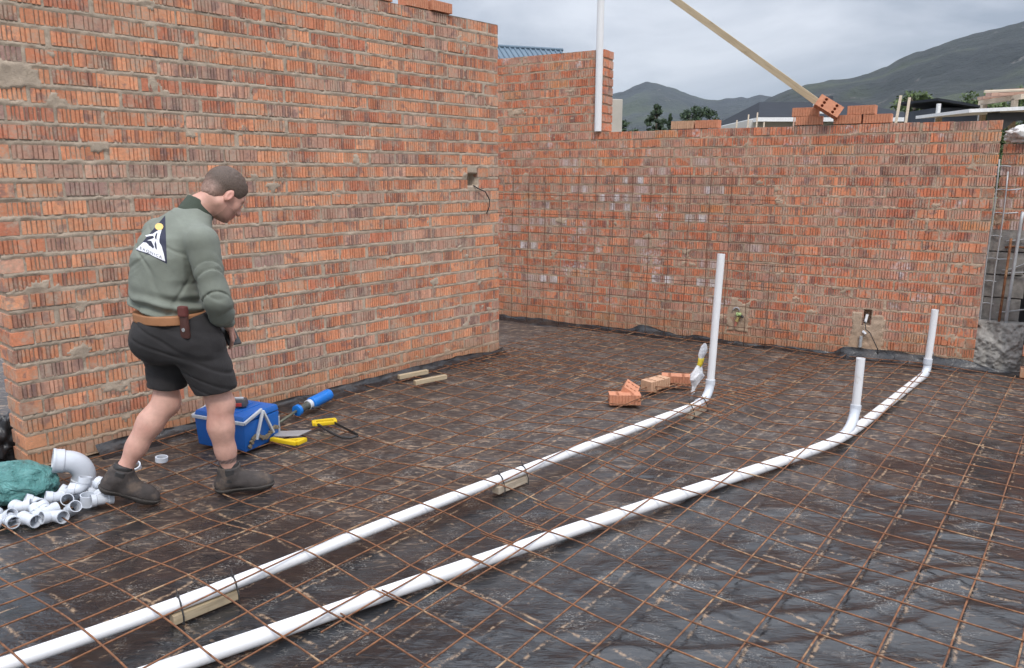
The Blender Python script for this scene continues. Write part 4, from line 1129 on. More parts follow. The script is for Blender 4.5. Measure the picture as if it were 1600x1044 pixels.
# trees
def leaf_mat(name, a, b):
    m = Mat(name); tc = m.n.new('ShaderNodeAttribute'); tc.attribute_name = 'tint'
    c = m.mix(m.n.new('ShaderNodeSeparateColor').outputs[0], a, b)
    sepc = [q for q in m.n if q.bl_idname == 'ShaderNodeSeparateColor'][0]; m.l.new(tc.outputs['Color'], sepc.inputs[0])
    return m.set(c, .7)
LEAF = [leaf_mat('conifer_leaf', (.018, .035, .018), (.05, .085, .035)), leaf_mat('bush_leaf', (.035, .06, .02), (.12, .17, .05))]
BARK = simple('bark', (.10, .075, .055), .9, .3, 10)
def tree(name, label, loc, hgt, rad, n, kind, cone=True, group=None, base=.15, seed=1, ls=.085):
    rng = np.random.default_rng(seed)
    t = thing(name, label, 'tree' if 'tree' in name else 'bush', loc, group=group)
    tr = MB(); tr.tube([(0, 0, 0), (.02 * hgt, 0, hgt * .5), (0, .01, hgt * .88)], [rad * .12 + .03, rad * .07 + .02, .015], 8)
    V, F, C = [], [], []
    cl = []
    for k in range(95):
        u = base + (1 - base) * rng.random() ** .9
        w = (1 - u) ** .75 * 1.25 if cone else math.sqrt(max(0, 1 - (2 * (u - base) / (1 - base) - 1) ** 2)) * .95 + .1
        a = rng.random() * 6.283; rr = rad * w * (.35 + .6 * rng.random())
        c = Vector((math.cos(a) * rr, math.sin(a) * rr, u * hgt)); cl.append((c, rad * (.17 if cone else .22) * (.6 + .7 * rng.random()) * (1.1 - .6 * u if cone else 1)))
        if k < 14: tr.tube([(0, 0, max(.1, c.z - .25 * rad)), tuple(c)], [.03 * hgt ** .5, .01], 5)
    tr.obj('trunk', BARK, t, smooth=True)
    for k in range(n):
        c, cr = cl[rng.integers(len(cl))]
        d = rng.normal(0, 1, 3); d /= np.linalg.norm(d); p = np.array(c) + d * cr * rng.random() ** .45 * np.array((1, 1, .75))
        if p[2] < .05: continue
        ax_ = rng.normal(0, 1, 3); ax_ /= np.linalg.norm(ax_); b2 = np.cross(ax_, d); b2 /= np.linalg.norm(b2) + 1e-9
        s = ls * rng.uniform(.5, 1.2); i0 = len(V)
        V += [tuple(p - ax_ * s), tuple(p + b2 * s * .5), tuple(p + ax_ * s), tuple(p - b2 * s * .5)]
        F.append((i0, i0 + 1, i0 + 2, i0 + 3)); sh = rng.random(); C += [(sh, sh, sh)] * 4
    mesh_obj('crown', V, F, LEAF[kind], t, attr=np.array(C))
GT = 'dark trees beyond the back wall'
tree('tree', 'low dark rounded tree right beside the pale pillar', (6.35, 45, 0), 4.5, 1.15, 5200, 0, False, GT, .1, 1)
tree('pine_tree', 'tallest dark conifer beyond the back wall', (8.15, 45, 0), 5.45, 1.8, 8500, 0, True, GT, .12, 2)
tree('pine_tree', 'slim dark conifer right of the tallest one', (9.15, 46, 0), 4.95, .72, 3800, 0, True, GT, .1, 3)
tree('tree', 'dark flat-topped tree showing above the two bricks on the wall', (10.6, 45, 0), 5.25, 1.5, 6400, 0, False, GT, .2, 4)
GB = 'green bushes beyond the back wall at the right'
for i, (x, y, h, r, lab) in enumerate(((16.6, 33, 4.9, 1.5, 'light green bush behind the two leaning poles'), (17.6, 30, 4.25, 1.1, 'green bush in front of the low dark building'), (18.9, 32, 4.9, 1.35, 'bright green bush right of the low dark building'), (21.5, 33, 5.0, 2.0, 'green bush behind the plank rack'), (15.0, 34, 4.3, 1.3, 'dark green bush right of the hipped roof'), (24.5, 34, 5.6, 2.0, 'dark green bush at the right edge above the planks'))):
    tree('bush', lab, (x, y, 0), h, r, 6500, 1, False, GB, .1, 20 + i, .085)

# mountains
m = Mat('mountain_scrub')
c = m.mix(m.ramp(m.noise(.006, 7, .62), (.38, 0.0), (.62, 1.0)), (.008, .011, .013), (.014, .018, .015))
c = m.mix(m.ramp(m.noise(.0065, 5, .6, dist=.6), (.50, 0.0), (.66, .8)), c, (.042, .054, .019))
c = m.mix(m.ramp(m.noise(.045, 5, .75, stretch=(1, 1, .5)), (.62, 0.0), (.70, .8)), c, (.16, .145, .13))
c = m.mix(m.ramp(m.noise(.12, 3, .7), (.3, .45), (.6, 0.0)), c, (.012, .016, .010))
m.bump(m.noise(.06, 6, .7), .9, 8.0)
M['hill'] = m.set(c, .95)
def mountain(label, sil, R, Rb, seed, gully):
    xs_ = [p[0] for p in sil]; ys_ = [p[1] for p in sil]
    naz, nr = 420, 70
    A = np.linspace(math.atan2(xs_[0] - 800, FPX), math.atan2(xs_[-1] - 800, FPX), naz)
    px = 800 + FPX * np.tan(A)
    yy = np.interp(px, xs_, ys_)
    V = []
    # the slope of the sight line to the ridge, from the pitched camera
    cp, sp_ = math.cos(PITCH), math.sin(PITCH)
    vv = (yy - 522) / FPX; up = (-sp_ - vv * cp) / np.sqrt((cp - vv * sp_) ** 2 + ((px - 800) / FPX) ** 2)
    hr = up * R + CAM_H
    for j in range(nr):
        k = j / (nr - 1)
        r = Rb + (R * 1.25 - Rb) * k
        for i in range(naz):
            t = (r - Rb) / (R - Rb)
            prof = t ** 1.25 if t <= 1 else 1 - (t - 1) * 1.3
            V.append((math.sin(A[i]) * r, math.cos(A[i]) * r, hr[i] * prof))
    V = np.array(V); t = np.clip((np.hypot(V[:, 0], V[:, 1]) - Rb) / (R - Rb), 0, 1)
    n = fbm(V[:, 0] / gully, V[:, 1] / gully, oct=6, seed=seed, gain=.55)
    V[:, 2] += n * np.abs(V[:, 2]) * .16 * np.sin(np.pi * np.clip(t, 0, 1)) + fbm(V[:, 0] / 22, V[:, 1] / 22, oct=3, seed=seed + 3) * 1.6 * (t > .02)
    V[:, 2] = np.where(t <= 0, -5, V[:, 2])
    idx = np.arange(naz * nr).reshape(nr, naz)
    Fq = np.stack([idx[:-1, :-1], idx[:-1, 1:], idx[1:, 1:], idx[1:, :-1]], -1).reshape(-1, 4)
    o = np_mesh('mountain', V, Fq, M['hill']); return tag(o, label, None, kind='structure')
mountain('distant grey-blue mountain peak behind the back wall', [(300, 200), (520, 165), (700, 190), (820, 178), (900, 158), (945, 149), (965, 142), (985, 132), (1003, 127), (1015, 128), (1030, 133), (1050, 141), (1070, 148), (1090, 154), (1112, 156), (1140, 151), (1155, 153), (1172, 149), (1190, 151), (1215, 160), (1300, 168), (1500, 190)], 1900, 700, 5, 260)
mountain('nearer scrub-covered mountain slope rising to the right', [(1120, 215), (1150, 185), (1185, 155), (1215, 140), (1247, 132), (1290, 127), (1320, 120), (1345, 112), (1357, 107), (1372, 97), (1400, 85), (1420, 77), (1440, 69), (1462, 62), (1500, 52), (1550, 39), (1600, 28), (1700, 5), (1850, -10), (2050, 30), (2300, 120)], 950, 260, 9, 150)

# air
hz = MB().box((0, 900, 140), (5200, 4400, 284)).obj('haze', None)
hm = bpy.data.materials.new('haze_air'); hm.use_nodes = True; nt = hm.node_tree; nt.nodes.clear()
ho = nt.nodes.new('ShaderNodeOutputMaterial'); hv = nt.nodes.new('ShaderNodeVolumePrincipled')
hv.inputs['Color'].default_value = (.70, .83, 1.0, 1); hv.inputs['Density'].default_value = HAZE; hv.inputs['Anisotropy'].default_value = 0.2
nt.links.new(hv.outputs[0], ho.inputs['Volume']); hz.data.materials.append(hm)
tag(hz, 'thin hazy air over the whole site', None, kind='stuff')

# ------------------------------------------------------------------ people: surfaces grown from blended volumes
class Field:
    def __init__(s, lo, hi, res):
        s.lo = np.array(lo, float); s.res = res
        s.n = np.ceil((np.array(hi) - s.lo) / res).astype(int) + 1
        s.ax = [s.lo[i] + res * np.arange(s.n[i]) for i in range(3)]
        s.v = np.full(tuple(s.n), .2, np.float32)
    def sub(s, lo, hi):
        i0 = np.maximum(0, np.floor((np.array(lo) - s.lo) / s.res).astype(int)); i1 = np.minimum(s.n, np.ceil((np.array(hi) - s.lo) / s.res).astype(int) + 1)
        if np.any(i1 <= i0): return None, None
        sl = tuple(slice(a, b) for a, b in zip(i0, i1))
        return sl, [s.ax[0][sl[0]][:, None, None], s.ax[1][sl[1]][None, :, None], s.ax[2][sl[2]][None, None, :]]
    def put(s, sl, d, k, op='u'):
        a = s.v[sl]
        if op == 'u':
            h = np.clip(.5 + .5 * (a - d) / k, 0, 1); r = a * (1 - h) + d * h - k * h * (1 - h)
        elif op == 's':    # subtract
            h = np.clip(.5 - .5 * (a + d) / k, 0, 1); r = a * (1 - h) - d * h + k * h * (1 - h)
        else:              # intersect
            r = np.maximum(a, d)
        s.v[sl] = r.astype(np.float32)
    def cone(s, a, b, r1, r2, k=.02, op='u', m=.06):
        a, b = np.array(a, float), np.array(b, float); R = max(r1, r2) + m
        sl, P = s.sub(np.minimum(a, b) - R, np.maximum(a, b) + R)
        if sl is None: return s
        ab = b - a; L2 = max(1e-9, ab @ ab)
        h = np.clip(((P[0] - a[0]) * ab[0] + (P[1] - a[1]) * ab[1] + (P[2] - a[2]) * ab[2]) / L2, 0, 1)
        d = np.sqrt((P[0] - a[0] - ab[0] * h) ** 2 + (P[1] - a[1] - ab[1] * h) ** 2 + (P[2] - a[2] - ab[2] * h) ** 2) - (r1 + (r2 - r1) * h)
        s.put(sl, d, k, op); return s
    def chain(s, pts, rs, k=.02):
        for i in range(len(pts) - 1): s.cone(pts[i], pts[i + 1], rs[i], rs[i + 1], k)
        return s
    def ell(s, c, axes, rad, k=.02, op='u', m=.06):
        c = np.array(c, float); R = max(rad) + m
        sl, P = s.sub(c - R, c + R)
        if sl is None: return s
        q = [((P[0] - c[0]) * e[0] + (P[1] - c[1]) * e[1] + (P[2] - c[2]) * e[2]) for e in axes]
        k0 = np.sqrt(sum((u / r) ** 2 for u, r in zip(q, rad))); k1 = np.sqrt(sum((u / r ** 2) ** 2 for u, r in zip(q, rad))) + 1e-6
        s.put(sl, k0 * (k0 - 1) / k1, k, op); return s
    def loft(s, rows, f, k=.03, off=0.0, z0=None, z1=None, m=.08, pw=2.3):
        rows = np.array(rows, float); zs = rows[:, 0]
        z0 = zs[0] if z0 is None else z0; z1 = zs[-1] if z1 is None else z1
        R = rows[:, 3:5].max() + m
        sl, P = s.sub((rows[:, 1].min() - R, rows[:, 2].min() - R, z0 - .06), (rows[:, 1].max() + R, rows[:, 2].max() + R, z1 + .06))
        if sl is None: return s
        z = P[2]; cx, cy, a, b = [np.interp(z, zs, rows[:, i]) for i in (1, 2, 3, 4)]
        a = a + off; b = b + off; r = (f[1], -f[0])
        u = (P[0] - cx) * r[0] + (P[1] - cy) * r[1]; w = (P[0] - cx) * f[0] + (P[1] - cy) * f[1]
        q = (np.abs(u / a) ** pw + np.abs(w / b) ** pw) ** (1 / pw)
        d = (q - 1) * np.minimum(a, b)
        d = np.maximum(d, np.maximum(z0 - z, z - z1) + 0 * d)
        s.put(sl, d, k); return s
    def half(s, p, nrm):
        """keep the side opposite to nrm"""
        nrm = np.array(nrm, float); nrm /= np.linalg.norm(nrm)
        P = [s.ax[0][:, None, None], s.ax[1][None, :, None], s.ax[2][None, None, :]]
        s.v = np.maximum(s.v, ((P[0] - p[0]) * nrm[0] + (P[1] - p[1]) * nrm[1] + (P[2] - p[2]) * nrm[2]).astype(np.float32)); return s
    def mesh(s):
        v = s.v; sg = v < 0
        c = [sg[i:sg.shape[0] - 1 + i, j:sg.shape[1] - 1 + j, k:sg.shape[2] - 1 + k] for i in (0, 1) for j in (0, 1) for k in (0, 1)]
        sm = sum(x.astype(np.int8) for x in c); act = (sm > 0) & (sm < 8)
        ids = np.full(act.shape, -1, np.int64); cells = np.argwhere(act); ids[act] = np.arange(len(cells))
        acc = np.zeros((len(cells), 3)); cnt = np.zeros(len(cells))
        offs = [(i, j, k) for i in (0, 1) for j in (0, 1) for k in (0, 1)]
        cv = {o: v[cells[:, 0] + o[0], cells[:, 1] + o[1], cells[:, 2] + o[2]] for o in offs}
        for o in offs:
            for ax_ in range(3):
                if o[ax_]: continue
                o2 = tuple(o[i] + (1 if i == ax_ else 0) for i in range(3))
                a, b = cv[o], cv[o2]; q = (a < 0) != (b < 0)
                t = np.where(q, a / np.where(q, a - b, 1), 0)
                p = np.array(o, float)[None] + np.zeros((len(cells), 3)); p[:, ax_] += t
                acc[q] += p[q]; cnt[q] += 1
        V = s.lo + (cells + acc / cnt[:, None]) * s.res
        F = []
        for ax_ in range(3):
            b, c_ = [i for i in range(3) if i != ax_]
            sl0 = [slice(None)] * 3; sl1 = [slice(None)] * 3; sl0[ax_] = slice(0, -1); sl1[ax_] = slice(1, None)
            e = sg[tuple(sl0)] != sg[tuple(sl1)]
            E_ = np.argwhere(e); ok = (E_[:, b] > 0) & (E_[:, c_] > 0) & (E_[:, b] < act.shape[b]) & (E_[:, c_] < act.shape[c_]) ; E_ = E_[ok]
            fl_ = sg[tuple(E_.T)]
            def idx(db, dc):
                q = E_.copy(); q[:, b] += db; q[:, c_] += dc; return ids[tuple(q.T)]
            Q = np.stack([idx(-1, -1), idx(0, -1), idx(0, 0), idx(-1, 0)], 1)
            flip = fl_ if ax_ != 1 else ~fl_
            Q[~flip] = Q[~flip][:, ::-1]; F.append(Q)
        F = np.concatenate(F); F = F[(F >= 0).all(1)]
        # two rounds of light smoothing
        return V, F
    def obj(s, name, mat, parent=None, smooth_it=2, tint=None, deform=None):
        V, F = s.mesh()
        for _ in range(smooth_it):
            A = np.zeros_like(V); n = np.zeros(len(V))
            for i in range(4):
                a, b = F[:, i], F[:, (i + 1) % 4]
                np.add.at(A, a, V[b]); np.add.at(n, a, 1); np.add.at(A, b, V[a]); np.add.at(n, b, 1)
            V = V * .45 + (A / np.maximum(n, 1)[:, None]) * .55
        if deform is not None:
            V = deform(V)
            A = np.zeros_like(V); n = np.zeros(len(V))
            for i in range(4):
                a, b = F[:, i], F[:, (i + 1) % 4]
                np.add.at(A, a, V[b]); np.add.at(n, a, 1); np.add.at(A, b, V[a]); np.add.at(n, b, 1)
            V = V * .6 + (A / np.maximum(n, 1)[:, None]) * .4
        o = np_mesh(name, V, F, mat, parent)
        if tint is not None: set_tint(o.data, tint(V))
        return o

m = Mat('skin'); c = m.mix(1.0, m.attr('tint'), m.ramp(m.noise(26, 4, .6), (.3, .88), (.7, 1.10)), 'MULTIPLY')
c = m.mix(m.ramp(m.noise(7, 3), (.42, 0.0), (.68, .35)), c, (.52, .22, .175)); m.bump(m.noise(300, 2), .15, .001)
M['skin'] = m.set(c, .52, Subsurface_Weight=.08)
m.b.inputs['Subsurface Radius'].default_value = (.012, .005, .003)
def cloth(name, col, var=.12, sc_=14, rough=.9, fine=.25):
    m = Mat(name); c = m.mix(1.0, col, m.ramp(m.noise(sc_, 4), (.3, 1 - var), (.7, 1 + var)), 'MULTIPLY')
    h = m.math('ADD', m.noise(7, 4, .55, dist=.7), m.math('MULTIPLY', m.noise(320, 2), fine)); m.bump(h, .35, .02)
    return m.set(c, rough, Sheen_Weight=.03)
M['sweater'] = cloth('sage_sweater', (.182, .198, .166), .07)
M['shorts'] = cloth('black_shorts', (.021, .019, .020), .25, 9)
M['collar'] = cloth('dark_green_rib', (.045, .058, .042), .1)
m = Mat('brown_hair'); c = m.mix(1.0, m.attr('tint'), m.ramp(m.noise(140, 4, .6), (.3, .7), (.7, 1.2)), 'MULTIPLY'); m.bump(m.noise(260, 3, .6, stretch=(1, 1, .4)), .8, .003)
M['hair'] = m.set(c, .65)
M['boot'] = simple('muddy_suede', (.054, .045, .042), .9, .3, 25, .4, dirt=(.115, .085, .065), dscale=14, dthr=.5)
M['sole'] = simple('boot_sole', (.05, .043, .038), .85, .3, 30, .4)
M['belt'] = simple('tan_leather', (.36, .165, .075), .6, .12, 25)
M['brown_leather'] = simple('brown_leather', (.075, .028, .022), .5, .25, 30)

def nrm(v): v = np.array(v, float); return v / np.linalg.norm(v)
fh = nrm((.70, .71, 0)); ph = math.radians(41)
HF = fh * math.cos(ph) + np.array((0, 0, -math.sin(ph))); HU = fh * math.sin(ph) + np.array((0, 0, math.cos(ph))); HR = np.array((fh[1], -fh[0], 0))
HC = np.array((-1.400, 3.785, 1.522))
def hd_(f, u, r=0.0): return HC + HF * f + HU * u + HR * r
HA = (HF, HU, HR)
ft, fp = nrm((.41, .915, 0))[:2], nrm((.62, .785, 0))[:2]
shR, elR, wrR = np.array((-1.430, 3.560, 1.315)), np.array((-1.385, 3.555, 1.045)), np.array((-1.405, 3.725, .895))
shL, elL, wrL = np.array((-1.725, 3.775, 1.335)), np.array((-1.755, 3.90, 1.07)), np.array((-1.60, 3.985, .93))
hipR, knR, anR = np.array((-1.545, 3.61, .86)), np.array((-1.447, 3.665, .50)), np.array((-1.438, 3.705, .10))
hipL, knL, anL = np.array((-1.705, 3.735, .86)), np.array((-1.728, 3.685, .50)), np.array((-1.935, 3.58, .165))
SPINE = [(.80, -1.640, 3.665, .165, .125), (.92, -1.648, 3.655, .172, .128), (1.02, -1.655, 3.645, .172, .122), (1.12, -1.650, 3.645, .180, .125), (1.24, -1.622, 3.66, .188, .125), (1.33, -1.595, 3.685, .178, .115), (1.40, -1.560, 3.71, .135, .09), (1.455, -1.525, 3.735, .075, .065)]

def head_into(F, hd, HF, HU, HR):
    A = (HF, HU, HR)
    F.ell(hd(-.008, .030), A, (.100, .086, .075), .02)
    F.ell(hd(.030, -.020), A, (.068, .085, .062), .03)
    F.ell(hd(.045, -.062), A, (.045, .045, .044), .025)
    F.ell(hd(.078, -.092), A, (.018, .016, .022), .02)          # chin
    for s_ in (-1, 1):
        F.cone(hd(-.01, -.055, .052 * s_), hd(.055, -.085, .028 * s_), .016, .014, .03)   # jaw line
        F.ell(hd(.062, -.022, .043 * s_), A, (.02, .02, .018), .02)          # cheek
        F.cone(hd(.085, .022, .012 * s_), hd(.072, .024, .045 * s_), .010, .009, .015)     # brow
        F.ell(hd(.096, .004, .030 * s_), A, (.014, .010, .013), .010, 's')   # eye socket
        e = hd(-.004, -.008, .078 * s_)
        ea, eb, ec = nrm(HF * .9 + HR * s_ * .45), nrm(HU - HF * .18), nrm(HR * s_ - HF * .45)
        F.ell(e, (ea, eb, ec), (.019, .032, .010), .006); F.ell(e + ec * .010 + ea * .003, (ea, eb, ec), (.009, .019, .007), .004, 's')
    F.cone(hd(.092, .012), hd(.116, -.026), .009, .0125, .012); F.ell(hd(.106, -.032), A, (.014, .009, .017), .008)
    F.cone(hd(.095, -.055, -.016), hd(.095, -.055, .016), .009, .009, .008); F.cone(hd(.091, -.068, -.014), hd(.091, -.068, .014), .009, .009, .008)
    F.cone(hd(.103, -.0615, -.018), hd(.103, -.0615, .018), .003, .003, .003, 's')
    return F
def hand_into(F, w, X, N, thumb_side, scale=1.0, curl=.75):
    """palm and five fingers; X = finger direction, N = back-of-hand normal"""
    X = nrm(X); N = nrm(np.array(N) - X * (np.array(N) @ X)); S = np.cross(N, X) * thumb_side
    q = lambda x, s_, n: w + (X * x + S * s_ + N * n) * scale
    for s_ in (-.026, -.009, .009, .026): F.cone(q(.005, s_ * .7, 0), q(.085, s_, 0), .015, .0125, .012, m=.03)
    for i, (s_, L) in enumerate(((.030, .9), (.010, 1.0), (-.010, .95), (-.029, .75))):
        p = q(.085, s_, .002); a = .25
        for seg, r in ((.042, .0092), (.027, .0082), (.021, .0072)):
            a += curl; d = X * math.cos(a) - N * math.sin(a); p2 = p + d * seg * L * scale; F.cone(p, p2, r, r * .93, .004, m=.02); p = p2
    p = q(.02, .030, -.006); d = nrm(X * .6 + S * .75 - N * .35); p2 = p + d * .042; F.cone(p, p2, .0125, .0105, .008, m=.02)
    d2 = nrm(X * .85 + S * .15 - N * .45); p3 = p2 + d2 * .03; F.cone(p2, p3, .0102, .009, .004, m=.02); F.cone(p3, p3 + nrm(d2 - N * .4) * .022, .009, .0075, .004, m=.02)

man = thing('person', 'man in sage green sweater and black shorts stooping forward, back half turned', 'person', (0, 0, 0))
F = Field((-2.06, 3.34, .02), (-1.2, 4.12, 1.72), .0052)
F.loft(SPINE, ft, .03, off=-.034)
F.chain([(-1.53, 3.73, 1.40), (-1.50, 3.74, 1.46), tuple(hd_(-.03, -.05))], [.066, .060, .056], .03)
head_into(F, hd_, HF, HU, HR)
for sh, el, wr, s_ in ((shR, elR, wrR, 1), (shL, elL, wrL, -1)):
    F.chain([sh, sh * .6 + el * .4, el, el * .65 + wr * .35, wr], [.058, .050, .040, .042, .028], .02)
hand_into(F, wrR + np.array((0, .005, -.008)), (-.12, .72, -.62), (.75, .35, .5), -1)
hand_into(F, wrL + np.array((.005, .004, -.005)), (.65, .35, -.62), (.3, .8, .3), 1)
for hp, kn, an in ((hipR, knR, anR), (hipL, knL, anL)):
    sh_ = nrm(an - kn); bk = np.array((-.62, -.785, 0)); bk = nrm(bk - sh_ * (bk @ sh_))
    F.chain([hp, hp * .55 + kn * .45, kn], [.095, .076, .054], .03)
    L = np.linalg.norm(an - kn)
    F.chain([kn, kn + sh_ * L * .28 + bk * .016, kn + sh_ * L * .62 + bk * .010, an, an + np.array((0, 0, -.045))], [.053, .053, .042, .033, .032], .05)
    F.ell(kn - bk * .018, (sh_, bk, np.cross(sh_, bk)), (.050, .036, .040), .04)
    F.ell(kn + sh_ * L * .30 + bk * .020, (sh_, bk, np.cross(sh_, bk)), (.12, .041, .049), .04)
F.ell((-1.665, 3.60, .86), ((1, 0, 0), (0, 1, 0), (0, 0, 1)), (.11, .1, .11), .04)
def skin_tint(V):
    C = np.tile(np.array((.56, .315, .245)), (len(V), 1))
    legs = V[:, 2] < .62; C[legs] = (.58, .335, .265)
    d = V - HC; f, u, r = d @ HF, d @ HU, d @ HR
    hd = (V[:, 2] > 1.38); red = np.exp(-((f - .0) ** 2 + (u + .005) ** 2) / .0012)[:, None] * hd[:, None]
    C = C * (1 - .30 * red) + np.array((.60, .18, .14)) * .30 * red
    st = hd & (f > .02) & (u < -.045) & (V[:, 2] > 1.36)
    C[st] = C[st] * .62 + np.array((.14, .085, .065)) * .38          # stubble
    lip = hd & (f > .085) & (np.abs(u + .0615) < .011); C[lip] = (.42, .17, .14)
    br_ = hd & (f > .06) & (np.abs(u - .026) < .006) & (np.abs(r) > .010) & (np.abs(r) < .052); C[br_] = (.10, .07, .05)
    sh_ = nrm(anR - knR); t = (V - knR) @ sh_ / np.linalg.norm(anR - knR); q = np.linalg.norm(V - knR - np.outer((V - knR) @ sh_, sh_), axis=1)
    b_ = (q < .09) & (t > .70) & (t < .765) & (V[:, 2] < .27) & (V[:, 0] > -1.6)
    w = .5 + .5 * np.sign(np.sin(np.arctan2(V[:, 1] - anR[1], V[:, 0] - anR[0]) * 14 + (t - .745) * 120))
    C[b_] = C[b_] * .25 + (np.array((.06, .05, .05)) + .10 * w[b_][:, None]) * .75
    return C
body = F.obj('body', M['skin'], man, 1, skin_tint)
em = MB()
for s_ in (-1, 1):
    bm = bmesh.new(); bmesh.ops.create_uvsphere(bm, u_segments=10, v_segments=8, radius=.0105); c_ = Vector(hd_(.080, .003, .030 * s_))
    n0 = len(em.v); em.v += [tuple(v.co + c_) for v in bm.verts]; bm.verts.index_update(); em.f += [tuple(w.index + n0 for w in f_.verts) for f_ in bm.faces]; bm.free()
em.obj('eyes', simple('eye_white', (.6, .58, .56), .2), man, smooth=True)
# hair
F = Field((-1.60, 3.58, 1.38), (-1.24, 3.98, 1.72), .0042)
F.ell(hd_(-.010, .037), HA, (.109, .0985, .0815), .01)
F.ell(hd_(-.055, -.02), HA, (.045, .05, .066), .02)
F.half(hd_(-.02, -.048), tuple(-HU + HF * .25))
F.half(hd_(.062, .035), tuple(HF * .82 - HU * .40))
for s_ in (-1, 1): F.ell(hd_(.030, -.042, .085 * s_), HA, (.062, .05, .04), .008, 's'); F.ell(hd_(-.004, -.012, .085 * s_), HA, (.022, .034, .03), .006, 's')
def hair_def(V): return V + (fbm(V[:, 0] * 70, V[:, 1] * 70, V[:, 2] * 70, oct=2, seed=4) * .0018)[:, None]
def hair_tint(V):
    d = V - HC; f, u, r = d @ HF, d @ HU, d @ HR
    k = sstep(.015, -.06, u + .25 * (f + .02) + .008 * fbm(V[:, 0] * 60, V[:, 1] * 60, V[:, 2] * 60, oct=2, seed=3))[:, None]     # cropped fade at the neck and sides
    return np.array((.098, .066, .050)) * (1 - k * .75) + np.array((.40, .25, .20)) * k * .75
F.obj('hair', M['hair'], man, 1, hair_tint, deform=hair_def)
# sweater
F = Field((-2.02, 3.30, .84), (-1.24, 4.12, 1.52), .0058)
SW = [(.86, -1.648, 3.650, .172, .142), (.93, -1.652, 3.650, .168, .142), (.99, -1.655, 3.645, .166, .140), (1.04, -1.660, 3.640, .168, .142), (1.12, -1.655, 3.640, .168, .140), (1.24, -1.632, 3.652, .180, .146), (1.33, -1.600, 3.678, .182, .132), (1.40, -1.565, 3.705, .142, .100), (1.47, -1.520, 3.738, .080, .072)]
F.loft(SW, ft, .03, z0=.88, z1=1.462)
for sh, el, wr in ((shR, elR, wrR), (shL, elL, wrL)):
    F.cone(np.array((-1.575, 3.70, 1.355)), sh, .082, .072, .04)
    F.chain([sh, sh * .5 + el * .5, el, el * .5 + wr * .5, wr * .92 + el * .08], [.076, .067, .058, .054, .045], .011)
# sleeve mass bagging below the elbow
F.cone(elR + np.array((.005, -.005, .02)), elR + np.array((-.004, .06, -.085)), .058, .052, .04)
# hem: higher at the back, hanging lower at the right side
F.half((-1.64, 3.55, .962), (-.30, .0, -1.0))
F.cone(hd_(-.04, -.085), (-1.505, 3.76, 1.50), .058, .060, .01, 's')
cone_cut = None
def sweater_def(V):
    # folds: rolls at the waist, creases round the elbow, a hang line under the arm
    c = np.array((-1.64, 3.65)); d = V[:, :2] - c; n = d / (np.linalg.norm(d, axis=1)[:, None] + 1e-6)
    side = d @ np.array((ft[1], -ft[0]))
    wst = np.exp(-((V[:, 2] - 1.01) / .055) ** 2) * (V[:, 0] < -1.44)
    a = .014 * np.sin((V[:, 2] + .35 * side + .018 * vnoise(V[:, 0] * 9, V[:, 1] * 9, seed=2)) * 92) * wst
    a = a + .009 * fbm(V[:, 0] * 6, V[:, 1] * 6, V[:, 2] * 5, oct=2, seed=6) * sstep(.98, 1.1, V[:, 2])
    q = V[:, 2] - .55 * (V[:, 0] + 1.6)
    a = a - .0075 * np.clip(1 - np.abs(vnoise(q * 11, V[:, 1] * 4 + V[:, 0] * 3, seed=15)) * 5, 0, 1) * sstep(1.34, 1.15, V[:, 2])
    a = a - .006 * np.clip(1 - np.abs(vnoise((V[:, 2] + .6 * (V[:, 0] + 1.6)) * 8, V[:, 0] * 5, seed=25)) * 6, 0, 1)
    V = V.copy(); V[:, :2] += n * a[:, None]
    arm = (V[:, 0] > -1.475) & (V[:, 2] < 1.32)
    m_ = elR * .8 + shR * .2; dd = V - m_; dn_ = dd / (np.linalg.norm(dd, axis=1)[:, None] + 1e-6)
    crease = np.abs(vnoise((V[:, 2] + (V[:, 1] - 3.56) * .9 - (V[:, 0] + 1.40) * .5) * 26, (V[:, 0] + V[:, 1]) * 1.6, seed=12))
    k = np.where(arm, -.012 * np.clip(1 - crease * 4.2, 0, 1) * sstep(1.34, 1.18, V[:, 2]), 0)
    return V + dn_ * k[:, None]
sweater = F.obj('sweater', M['sweater'], man, 2, deform=sweater_def)
# collar
F = Field((-1.66, 3.58, 1.32), (-1.34, 3.92, 1.54), .0045)
ca, cb_ = np.array((-1.522, 3.728, 1.428)), np.array((-1.498, 3.748, 1.474))
F.cone(ca, cb_, .082, .074, .01); F.cone(ca - np.array((.04, .03, .07)), cb_ + np.array((.04, .03, .07)), .072, .058, .006, 's')
F.half(cb_ + (cb_ - ca) * .22, tuple(cb_ - ca)); F.half(ca - (cb_ - ca) * .35, tuple(ca - cb_))
F.obj('collar', M['collar'], man, 1)
# shorts
F = Field((-2.0, 3.36, .50), (-1.24, 4.02, 1.0), .0058)
SH = [(.70, -1.620, 3.670, .150, .12), (.80, -1.628, 3.665, .188, .152), (.88, -1.640, 3.655, .190, .150), (.97, -1.645, 3.650, .178, .140)]
F.loft(SH, fp, .03, z0=.76, z1=.955)
hmR, hmL = np.array((-1.455, 3.655, .575)), np.array((-1.716, 3.690, .585))
F.cone((-1.53, 3.615, .84), hmR + (hmR - np.array((-1.53, 3.615, .84))) * .1, .130, .098, .05)
F.cone((-1.70, 3.720, .84), hmL + (hmL - np.array((-1.70, 3.720, .84))) * .1, .120, .090, .05)
F.ell((-1.70, 3.585, .84), ((1, 0, 0), (0, 1, 0), (0, 0, 1)), (.125, .10, .11), .05); F.ell((-1.755, 3.68, .84), ((1, 0, 0), (0, 1, 0), (0, 0, 1)), (.09, .10, .11), .05)
P = [F.ax[0][:, None, None], F.ax[1][None, :, None], F.ax[2][None, None, :]]
